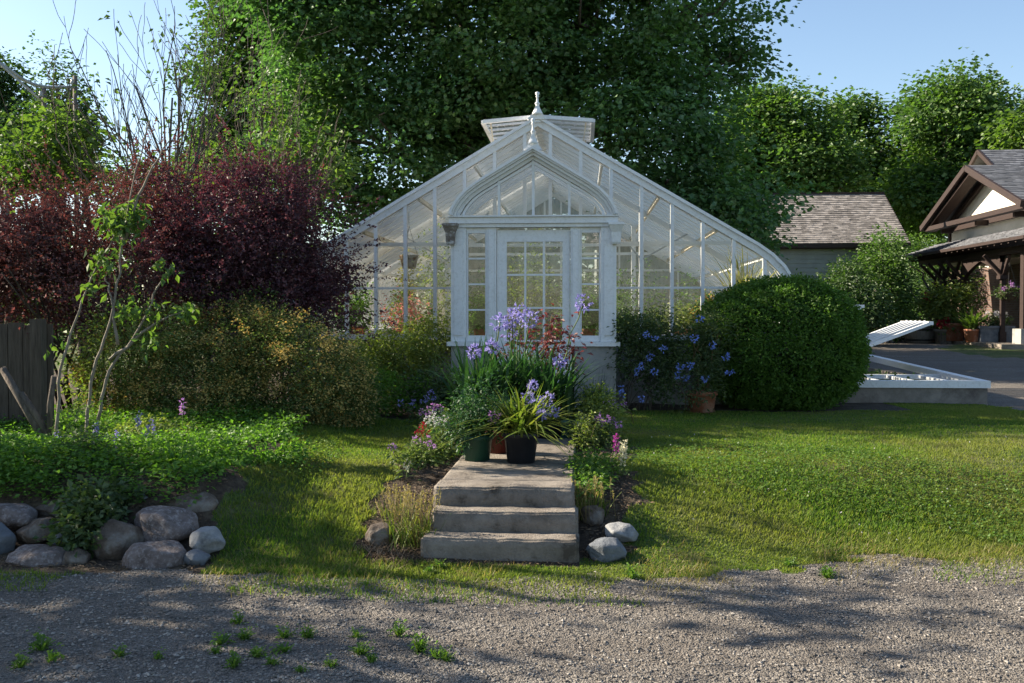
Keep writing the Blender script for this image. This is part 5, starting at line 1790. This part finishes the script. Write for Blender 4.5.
for (y0_, y1_, hx, hz_, tx, tz) in ((16.0, 17.3, 3.5, 0.72, 5.47, 1.47), (19.0, 19.9, 3.5, 0.72, 5.25, 1.76)):
    b = MB()
    for y in (y0_, y1_):
        b.bar((hx, y, hz_), (tx, y, tz), 0.07, 0.05)
    b.bar((hx, y0_, hz_), (hx, y1_, hz_), 0.07, 0.052)
    b.bar((tx, y0_ - 0.03, tz), (tx, y1_ + 0.03, tz), 0.08, 0.056)
    sh_ = b.build('raised_lid', M['white_clean'], t)
    for y in np.linspace(y0_, y1_, 7)[1:-1]:
        MB().bar((hx, y, hz_ + 0.02), (tx, y, tz + 0.02), 0.045, 0.045).build('sash_bar', M['white_clean'], sh_)
    MB().add([(hx, y0_, hz_ + 0.012), (tx, y0_, tz + 0.012), (tx, y1_, tz + 0.012), (hx, y1_, hz_ + 0.012)], [(0, 1, 2, 3)]).build('lid_glass', M['glass'], sh_)
    MB().bar((tx - 1.1, y1_ - 0.1, hz_ + (tz - hz_) * 0.35), (tx - 1.05, y1_ - 0.1, 0.5), 0.03, 0.03).build('prop', M['trim_brown'], sh_)
lb = [(np.array([x, 16.6, 0.52]), np.array([0.4, 1.6, 0.12])) for x in (3.6, 4.3, 4.9)]
shrub('seedling_bed', 'green seedlings growing inside the cold frame', (4.3, 16.4, 0.4), lb, 260, 9, (0.08, 0.08, 0.04), 0.07, 'tree_mid', 'stem_green', 5, 0.006, 147, cat='plants')

# ------------------------------------------------------------------ outbuilding
def shingle_roof(mb, A, B, C_, D_, course=0.14, w=0.2, th=0.012):
    """A-B eave, D-C ridge; overlapping shingles"""
    A, B, C_, D_ = [np.array(v, float) for v in (A, B, C_, D_)]
    Lh = np.linalg.norm(D_ - A)
    n = int(Lh / course)
    nrm = np.cross(B - A, D_ - A)
    nrm /= np.linalg.norm(nrm)
    if nrm[2] < 0:
        nrm = -nrm
    for i in range(n):
        t0, t1 = i / n, (i + 1.25) / n
        t1 = min(t1, 1.0)
        a0, b0 = A + (D_ - A) * t0, B + (C_ - B) * t0
        a1, b1 = A + (D_ - A) * t1, B + (C_ - B) * t1
        L = np.linalg.norm(b0 - a0)
        k = max(1, int(L / w))
        cuts = np.clip((np.arange(k + 1) + 0.35 * rng.random(k + 1) + 0.5 * (i % 2)) / k, 0, 1)
        cuts[0] = 0
        cuts[-1] = 1
        for u0, u1 in zip(cuts[:-1], cuts[1:]):
            if u1 - u0 < 1e-4:
                continue
            jt = th * (1.0 + 0.8 * rng.random())
            p0, p1 = a0 + (b0 - a0) * u0, a0 + (b0 - a0) * u1
            q0, q1 = a1 + (b1 - a1) * u0, a1 + (b1 - a1) * u1
            sl = (D_ - A) / Lh * (rng.random() * 0.02 - 0.01)
            V = [p0 + sl, p1 + sl, p1 + nrm * (jt + 0.008) + sl, p0 + nrm * (jt + 0.008) + sl, q0 + nrm * 0.004, q1 + nrm * 0.004]
            mb.add(V, [(0, 1, 2, 3), (3, 2, 5, 4)])


gz = 0.80
t = empty('outbuilding', (5.5, 32, gz), 'grey clapboard outbuilding with a weathered shingle roof behind the greenhouse', 'outbuilding')
OX0, OX1, OY0, OYR, OY1 = 0.5, 9.3, 30.3, 32.6, 34.9
EZ, RZ = 3.80, 5.47
b = MB()
zz = gz
i = 0
while zz < EZ - 0.05:
    z1 = min(zz + 0.13, EZ)
    b.add([(OX0, OY0 - 0.03, zz), (OX1, OY0 - 0.03, zz), (OX1, OY0 - 0.005, z1 + 0.01), (OX0, OY0 - 0.005, z1 + 0.01), (OX0, OY0, zz), (OX1, OY0, zz)], [(0, 1, 2, 3), (4, 5, 1, 0)])
    b.add([(OX1 + 0.03, OY0, zz), (OX1 + 0.03, OY1, zz), (OX1 + 0.005, OY1, z1 + 0.01), (OX1 + 0.005, OY0, z1 + 0.01)], [(0, 1, 2, 3)])
    zz += 0.13
b.box(OX0, OX1, OY0, OY1, gz - 0.3, EZ)
b.add([(OX1 + 0.002, OY0, EZ), (OX1 + 0.002, OY1, EZ), (OX1 + 0.002, OYR, RZ - 0.1)], [(0, 1, 2)])
b.add([(OX0 + 0.002, OY0, EZ), (OX0 + 0.002, OY1, EZ), (OX0 + 0.002, OYR, RZ - 0.1)], [(0, 1, 2)])
b.build('wall', M['siding'], t)
b = MB()
rx0, rx1 = OX0 - 0.3, OX1 + 0.35
shingle_roof(b, (rx0, OY0 - 0.35, EZ - 0.10), (rx1, OY0 - 0.35, EZ - 0.10), (rx1, OYR, RZ), (rx0, OYR, RZ), 0.12, 0.14)
b.add([(rx0, OY0 - 0.35, EZ - 0.13), (rx1, OY0 - 0.35, EZ - 0.13), (rx1, OYR, RZ - 0.03), (rx0, OYR, RZ - 0.03)], [(0, 1, 2, 3)])
b.add([(rx0, OY1 + 0.35, EZ - 0.13), (rx1, OY1 + 0.35, EZ - 0.13), (rx1, OYR, RZ - 0.03), (rx0, OYR, RZ - 0.03)], [(0, 3, 2, 1)])
b.build('roof', M['shingle'], t)
b = MB()
b.box(rx0, rx1, OY0 - 0.39, OY0 - 0.355, EZ - 0.22, EZ - 0.11)
b.box(rx0, rx1, OY0 - 0.35, OY0 - 0.04, EZ - 0.24, EZ - 0.20)
b.bar((rx1, OY0 - 0.37, EZ - 0.14), (rx1, OYR, RZ - 0.02), 0.03, 0.07, up=(0, 0, 1))
b.box(rx0, rx1, OYR - 0.08, OYR + 0.08, RZ - 0.02, RZ + 0.045)
b.build('eave_trim', M['trim_brown'], t)

# ------------------------------------------------------------------ brown house with porch
hb = 0.84
t = empty('house', (13, 30.3, hb), 'brown timbered house with cream plaster gable and dark arched porch at right', 'house')
WX = 12.1
GC, GHW = 30.3, 3.75
b = MB()
b.box(WX, 24, GC - 3.4, GC + 3.4, 3.2, 4.55)
b.add([(WX, GC - 3.4, 4.55), (WX, GC + 3.4, 4.55), (WX, GC, 5.85)], [(0, 1, 2)])
b.build('upper_wall', M['plaster'], t)
b = MB()
b.box(WX + 1.5, 24, GC - 6.3, 38.5, hb - 0.3, 3.19)
b.build('brick_wall', M['brick'], t)
b = MB()
RX = 11.35
shingle_roof(b, (RX, GC - GHW, 4.56), (26, GC - GHW, 4.56), (26, GC, 6.0), (RX, GC, 6.0), 0.16, 0.24)
b.add([(RX, GC - GHW, 4.51), (26, GC - GHW, 4.51), (26, GC, 5.95), (RX, GC, 5.95)], [(0, 1, 2, 3)])
b.add([(RX, GC + GHW, 4.51), (26, GC + GHW, 4.51), (26, GC, 5.95), (RX, GC, 5.95)], [(0, 3, 2, 1)])
b.build('roof', M['slate'], t)
b = MB()
for sy in (-1, 1):
    b.bar((RX - 0.02, GC + sy * (GHW + 0.05), 4.46), (RX - 0.02, GC + sy * 0.01, 5.93), 0.09, 0.17, up=(0, 0, 1))
    b.bar((RX + 0.25, GC + sy * (GHW - 0.1), 4.38), (RX + 0.25, GC + sy * 0.01, 5.76), 0.36, 0.08, up=(0, 0, 1))
    b.bar((WX - 0.08, GC + sy * (3.4), 4.42), (WX - 0.08, GC + sy * 0.01, 5.76), 0.10, 0.14, up=(0, 0, 1))
b.build('barge_board', M['trim_brown'], t)
b = MB()
b.box(RX + 0.05, RX + 0.30, GC - 3.75, GC + 3.75, 4.36, 4.50)
b.box(WX - 0.10, WX - 0.001, GC - 3.4, GC + 3.4, 4.30, 4.46)
for y in (GC - 3.35, GC + 3.2):
    b.box(WX - 0.07, WX - 0.002, y, y + 0.14, 3.5, 4.30)
for y in (GC - 2.6, GC, GC + 2.8):
    b.box(RX + 0.3, WX - 0.10, y, y + 0.12, 4.24, 4.40)
b.build('timber_beam', M['trim_brown'], t)
# second roof farther
b = MB()
shingle_roof(b, (14.5, 34.5, 5.85), (26, 34.5, 5.85), (26, 37.5, 7.6), (14.5, 37.5, 7.6), 0.18, 0.26)
b.add([(14.5, 34.5, 5.82), (26, 34.5, 5.82), (26, 37.5, 7.57), (14.5, 37.5, 7.57)], [(0, 1, 2, 3)])
b.add([(14.5, 40.5, 5.82), (26, 40.5, 5.82), (26, 37.5, 7.57), (14.5, 37.5, 7.57)], [(0, 3, 2, 1)])
b.build('rear_roof', M['slate'], t)
b = MB()
b.box(15, 26, 38.6, 40.1, hb, 5.9)
b.box(15, 26, 34.9, 38.59, 3.2, 5.9)
b.add([(15, 34.9, 5.9), (15, 40.1, 5.9), (15, 37.5, 7.45)], [(0, 1, 2)])
b.build('rear_wall', M['plaster'], t)
b = MB()
b.bar((14.45, 34.4, 5.76), (14.45, 37.5, 7.55), 0.09, 0.15)
b.bar((14.45, 40.6, 5.76), (14.45, 37.5, 7.55), 0.09, 0.15)
b.build('rear_barge_board', M['trim_brown'], t)
# porch
PX = 10.75
porch_y0, porch_y1 = 24.6, 34.7
b = MB()
shingle_roof(b, (PX - 0.15, porch_y1, 3.50), (PX - 0.15, porch_y0, 3.50), (WX, porch_y0, 3.98), (WX, porch_y1, 3.98), 0.15, 0.22)
b.add([(PX - 0.15, porch_y0, 3.46), (PX - 0.15, porch_y1, 3.46), (WX, porch_y1, 3.94), (WX, porch_y0, 3.94)], [(0, 1, 2, 3)])
b.build('porch_roof', M['slate'], t)
b = MB()
b.box(PX - 0.19, PX - 0.155, porch_y0, porch_y1, 3.43, 3.51)
y = porch_y0 + 0.1
while y < porch_y1:
    b.box(PX - 0.14, PX + 0.6, y, y + 0.07, 3.38, 3.45)
    y += 0.42
b.build('porch_rafters', M['trim_brown'], t)
b = MB()
b.box(PX + 0.35, PX + 0.55, porch_y0, 33.6, 3.18, 3.36)
AX = PX + 0.45


def arch_y(y0_, y1_, zs, zt, n=14):
    # spandrel panel with a pointed arch cut out, in the plane x = AX
    ym = (y0_ + y1_) / 2
    V = []
    for x_ in (AX - 0.06, AX + 0.06):
        for k in range(n + 1):
            u = k / n
            y_ = y0_ + (y1_ - y0_) * u
            s_ = 1 - abs(2 * u - 1)
            z_ = zs + (zt - zs) * (s_ ** 0.55)
            V.append((x_, y_, z_))
            V.append((x_, y_, 3.19))
    fs = []
    m_ = 2 * (n + 1)
    for k in range(n):
        a_ = 2 * k
        fs += [(a_, a_ + 1, a_ + 3, a_ + 2), (m_ + a_, m_ + a_ + 2, m_ + a_ + 3, m_ + a_ + 1), (a_, a_ + 2, m_ + a_ + 2, m_ + a_)]
    b.add(V, fs)


arch_y(27.35, 30.0, 2.5, 3.1)
b.build('porch_beam', M['trim_brown'], t)
for y in (32.2, 31.55, 30.75, 30.05, 27.3):
    b = MB()
    b.box(AX - 0.055, AX + 0.055, y - 0.055, y + 0.055, hb + 0.30, 3.0)
    b.box(AX - 0.08, AX + 0.08, y - 0.08, y + 0.08, hb, hb + 0.31)
    b.box(AX - 0.12, AX + 0.12, y - 0.12, y + 0.12, 2.55, 2.65)
    b.bar((AX, y, 2.65), (AX - 0.5, y, 3.18), 0.07, 0.08)
    b.bar((AX, y, 2.65), (AX, y - 0.4, 3.18), 0.07, 0.08)
    b.build('porch_post', M['trim_brown'], t)
b = MB()
b.box(AX - 0.2, AX + 0.2, 25.7, 26.2, hb - 0.1, 1.25)
b.build('pier_base', M['stone_grey'] if False else M['stucco'], t)
b = MB()
b.box(AX - 0.09, AX + 0.09, 25.85, 26.05, 1.252, 3.18)
b.build('porch_pier', M['trim_brown'], t)
MB().box(PX - 0.3, WX + 1.5, 25.5, 34.2, hb - 0.3, hb + 0.03).build('porch_floor', M['concrete'], t)
b = MB()
b.box(WX + 1.44, WX + 1.495, 29.2, 31.2, hb + 0.9, 2.6)
w_ = b.build('window', M['trim_brown'], t)
MB().box(WX + 1.42, WX + 1.438, 29.3, 31.1, hb + 1.0, 2.5).build('pane', M['glass'], w_)

# plants & pots at the porch
def porch_pot(label, px, Y, r, h, pm, lobes, lm, n, size=0.12, name='porch_planter', seed=1, fl=None, straps=0):
    p = P(px, 315, Y)
    c = Vector((p.x, Y, hz(p.x, Y)))
    if p.x > PX - 0.3:
        c.z = hb + 0.03
    t_ = empty(name, c, label, 'potted plant')
    b = MB()
    pot(b, c, r, h, 0.8, 18)
    b.build('pot', M[pm], t_)
    b = MB()
    if straps:
        strap_plant(b, c + Vector((0, 0, h * 0.9)), straps, 0.8, 0.07, r * 0.3, (0.15, 0.85), (0.1, 0.9))
    if n:
        cp, out = clumps(lobes, n, 0.35, 0.25, seed, -0.4, 2)
        foliage(b, cp, out, 12, (0.13, 0.13, 0.1), size, 0.55)
    b.build('leaves', M[lm], t_)
    if fl:
        for (fx, fy) in fl:
            q = MB()
            umbel(q, P(fx, fy, Y - 0.3), 0.09, 24, 0.08)
            q.build('flower_cluster', M['red_fl'], t_)
    return c


def lobeY(px, py, Y, rx, ry):
    return lobe(px, py, Y, rx, ry, 0.4)


porch_pot('tall airy yellow-green shrub in a terracotta pot before the porch posts', 953, 28.8, 0.32, 0.5, 'terracotta', [lobeY(950, 305, 28.8, 19, 20), lobeY(965, 297, 28.6, 14, 12), lobeY(940, 302, 29, 12, 16)], 'shrub_light', 150, seed=3)
porch_pot('upright shrub with rusty leaves left of the first porch post', 930, 30, 0.25, 0.4, 'terracotta', [lobeY(932, 300, 30, 10, 14)], 'shrub_light', 60, seed=4, fl=[(927, 296), (931, 299)])
porch_pot('bright green fern-like plant in a small pot by the drive', 972, 27.6, 0.2, 0.35, 'terracotta', [], 'yellow_green', 0, straps=60)
porch_pot('small pot of green and red flowering plants beside the half barrel', 944, 28.9, 0.27, 0.42, 'barrel', [lobeY(944, 325, 28.9, 9, 6)], 'yellow_green', 30, size=0.1, seed=6, fl=[(946, 322), (941, 324)])
c = P(921, 315, 29.8)
c = Vector((c.x, 29.8, hz(c.x, 29.8)))
tt = empty('half_barrel', c, 'weathered grey half barrel planter at the left foot of the porch', 'planter')
b = MB()
b.lathe(c, [(0.001, 0), (0.40, 0), (0.46, 0.25), (0.47, 0.52), (0.43, 0.52), (0.42, 0.44), (0.001, 0.44)], 22)
b.build('barrel', M['barrel'], tt)
b = MB()
b.lathe(c, [(0.425, 0.08), (0.432, 0.08), (0.442, 0.13), (0.43, 0.13)], 22)
b.lathe(c, [(0.468, 0.38), (0.478, 0.38), (0.478, 0.43), (0.468, 0.43)], 22)
b.build('hoop', M['iron'], tt)
p = P(993, 330, 27.6)
zb = hz(p.x, 27.6)
tt = empty('stone_trough', (p.x, 27.6, zb), 'dark rectangular trough planter with white flowers near the porch pier', 'planter')
b = MB()
b.box(p.x - 0.42, p.x + 0.42, 27.35, 27.85, zb, zb + 0.45)
b.box(p.x - 0.46, p.x + 0.46, 27.31, 27.89, zb + 0.452, zb + 0.52)
b.build('trough', M['stone_grey'], tt)
b = MB()
cp, out = clumps([(np.array([p.x, 27.6, zb + 0.65]), np.array([0.4, 0.25, 0.16]))], 60, 0.3, 0.3, 5)
foliage(b, cp, out, 10, (0.05, 0.05, 0.04), 0.07)
b.build('leaves', M['plumbago'], tt)
b = MB()
for q in range(9):
    umbel(b, (p.x + rng.uniform(-0.35, 0.35), 27.45, zb + 0.78 + rng.random() * 0.1), 0.05, 12, 0.05)
b.build('blossoms', M['white_fl'], tt)
c = P(1009, 293, 27.2)
tt = empty('hanging_basket', c, 'hanging basket of pink flowers under the porch arch', 'hanging basket')
b = MB()
b.lathe(c, [(0.001, -0.22), (0.14, -0.18), (0.26, 0), (0.27, 0.02), (0.001, 0.0)], 16)
b.build('basket', M['bark_dark'], tt)
b = MB()
for a in (0, 2.1, 4.2):
    b.bar(c + Vector((0.24 * math.cos(a), 0.24 * math.sin(a), 0)), Vector((c.x, c.y, 3.0)), 0.012, 0.012)
b.bar((c.x, c.y, 3.0), (c.x, c.y, 3.50), 0.012, 0.012)
b.build('hanger', M['iron'], tt)
b = MB()
cp, out = clumps([(np.array(c) + [0, 0, 0.05], np.array([0.34, 0.34, 0.2]))], 60, 0.4, 0.3, 5)
foliage(b, cp, out, 9, (0.05, 0.05, 0.04), 0.07)
b.build('leaves', M['plumbago'], tt)
b = MB()
for q in range(5):
    u = unit(1)[0]
    umbel(b, np.array(c) + [u[0] * 0.3, u[1] * 0.3, 0.1 + abs(u[2]) * 0.15], 0.05, 12, 0.05)
b.build('blossoms', M['mauve_fl'], tt)

# shrubs between the outbuilding and the house
shrub('tall_shrub', 'big mid-green shrub between the outbuilding and the brown house', gp_at(885, 28.5), [lobe(886, 258, 29.2, 20, 24, 0.8), lobe(875, 292, 29.0, 30, 32, 0.8), lobe(886, 300, 29.0, 18, 32, 0.8), lobe(920, 262, 35.8, 18, 26, 0.8), lobe(915, 300, 35.8, 25, 32, 0.8)], 900, 20, (0.17, 0.17, 0.13), 0.11, 'tree_mid', 'bark', 10, 0.05, 157, vfreq=1.2)
shrub('tall_shrub', 'dark shrub in front of the clapboard wall of the outbuilding', gp_at(845, 27.5), [lobe(845, 300, 27.5, 22, 24, 0.9), lobe(822, 308, 27.3, 16, 14, 0.8), lobe(860, 312, 27, 26, 20, 0.8), lobe(848, 275, 27.6, 10, 12, 0.5)], 620, 20, (0.16, 0.16, 0.14), 0.10, 'oak_dark', 'bark', 8, 0.04, 167, vfreq=1.2)
shrub('tall_shrub', 'low dark shrub at the far end of the drive beside the half barrel', gp_at(885, 31.8), [lobe(893, 318, 31.8, 18, 16, 0.7), lobe(872, 322, 31.5, 20, 14, 0.7)], 300, 18, (0.22, 0.22, 0.15), 0.12, 'oak_dark', 'bark', 8, 0.03, 177, vfreq=1.2)
shrub('tall_shrub', 'dark shrub behind the house porch posts', gp_at(975, 36.2), [lobe(960, 300, 36, 40, 40, 0.8)], 260, 18, (0.3, 0.3, 0.2), 0.16, 'oak_dark', 'bark', 8, 0.03, 187, vfreq=1.2)

# ------------------------------------------------------------------ poles and wires
for i, (px, top, Y, lab) in enumerate(((44, 88, 24, 'short utility pole on the left behind the shrubs, holding the thick grey cable'), (75, 76, 26, 'second utility pole farther right where the thick cable ends'), (6, 140, 22, 'leftmost low post with a white insulator and a thin wire'))):
    p = P(px, top, Y)
    t = empty('utility_pole', (p.x, Y, hz(p.x, Y)), lab, 'pole')
    MB().tube([(p.x, Y, hz(p.x, Y) - 0.2), (p.x, Y, p.z)], [0.075, 0.055], 10).build('pole', M['polewood'], t)
    b = MB()
    b.lathe((p.x, Y - 0.14, p.z - 0.25), [(0.001, 0), (0.05, 0), (0.06, 0.05), (0.03, 0.08), (0.05, 0.12), (0.001, 0.14)], 10)
    b.build('insulator', M['metal'], t)


def cable(name, label, pts, r, mat='metal'):
    q = [np.array(P(*p_)) for p_ in pts]
    pp = []
    for a_, b_ in zip(q[:-1], q[1:]):
        for k in np.linspace(0, 1, 6)[:-1]:
            pp.append(a_ + (b_ - a_) * k)
    pp.append(q[-1])
    pp = np.array(pp)
    for _ in range(6):
        pp[1:-1] = (pp[:-2] + pp[1:-1] * 2 + pp[2:]) / 4
    MB().tube(pp, r, 6).build(name, M[mat], loc=pp[0], label=label, cat='cable')


cable('power_cable', 'thick sagging grey cable from the upper left edge to the far pole', [(-60, 30, 23), (0, 62, 24), (25, 82, 24.5), (45, 88, 25), (75, 87, 26)], 0.045)
cable('power_cable', 'thinner straight grey cable running down to the nearer pole', [(-60, 10, 23), (0, 64, 23.5), (44, 103, 24)], 0.03)
cable('power_cable', 'thin white sagging wire between the two low posts', [(6, 143, 22), (22, 149, 22.6), (44, 138, 24)], 0.02)

# ------------------------------------------------------------------ unseen trees added outside the frame to throw dappled shade
SHADE = []
for lx, ly, tx_, r_, n_ in ((-4.2, 5.2, -13.0, 1.3, 120), (-1.6, 4.7, -10.6, 0.8, 50), (-2.9, 4.7, -11.5, 0.9, 70), (1.0, 5.75, -8.6, 0.6, 22), (-3.4, 6.1, -11.8, 0.9, 70), (-1.0, 10.3, -11.8, 1.6, 110), (-6.2, 9.3, -13.4, 0.8, 50), (-2.4, 6.9, -11.4, 0.5, 30), (3.4, 11.6, -11.5, 1.5, 90)):
    SHADE.append((tx_, ly + (lx - tx_) * 0.25, (lx - tx_) / 0.97 * 0.554, r_, n_))
for i, (x, y, h, r, n_) in enumerate(SHADE):
    c = np.array([x, y, h])
    tree('broadleaf_tree', ['leafy garden tree beyond the left edge of the photo, nearest the gravel', 'leafy garden tree beyond the left edge of the photo, behind the fence', 'thin garden tree second from the gravel beyond the left edge', 'slim small-crowned tree just outside the left edge, nearest of all to the photo', 'short slim tree beyond the left edge in line with the rock bed', 'airy wide tree beyond the left edge, behind the wooden fence', 'medium round tree beyond the left edge, third from the gravel', 'tiny-crowned slender tree beyond the left edge, between two wider ones', 'tallest sparse tree beyond the left edge, level with the greenhouse'][i], 'tree', (x, y, hz(x, y)), h * 0.45, 0.16,
         [(c, np.array([r, r, r * 0.8])), (c + [0.8, -0.6, -r * 0.5], np.array([r * 0.7, r * 0.7, r * 0.5]))], n_, 16, (0.3, 0.3, 0.15), 0.17, 'tree_mid', seed=200 + i, void=-0.1, vfreq=1.3, group=None)

# ------------------------------------------------------------------ world, sun
SUN_AZ_X, SUN_AZ_Y, EL = -0.96, 0.24, R(29)
sd_ = Vector((SUN_AZ_X, SUN_AZ_Y, 0)).normalized() * math.cos(EL)
sd_.z = math.sin(EL)
w = bpy.data.worlds.new('World')
scene.world = w
w.use_nodes = True
nt = w.node_tree
bg = nt.nodes['Background']
sky = nt.nodes.new('ShaderNodeTexSky')
sky.sky_type = 'NISHITA'
sky.sun_disc = False
sky.sun_elevation = EL
sky.sun_rotation = math.atan2(sd_.x, sd_.y)
sky.air_density = 1.0
sky.dust_density = 0.6
sky.ozone_density = 1.4
nt.links.new(sky.outputs[0], bg.inputs[0])
bg.inputs[1].default_value = 0.074
sl = bpy.data.lights.new('sun', 'SUN')
sl.energy = 5.0
sl.angle = R(0.5)
sl.color = (1.0, 0.88, 0.70)
so = bpy.data.objects.new('sun', sl)
COL.objects.link(so)
so.rotation_euler = (-sd_).to_track_quat('-Z', 'Y').to_euler()
so.location = (-20, 10, 20)
vs = scene.view_settings
vs.view_transform = 'Standard'
vs.look = 'None'
vs.exposure = 1.55
vs.gamma = 1.0
vs.use_curve_mapping = False
scene.render.engine = 'CYCLES'
cy = scene.cycles
cy.max_bounces = 7
cy.diffuse_bounces = 3
cy.glossy_bounces = 3
cy.transmission_bounces = 4
cy.transparent_max_bounces = 16
cy.caustics_reflective = False
cy.caustics_refractive = False
cy.sample_clamp_indirect = 6
cy.use_denoising = True
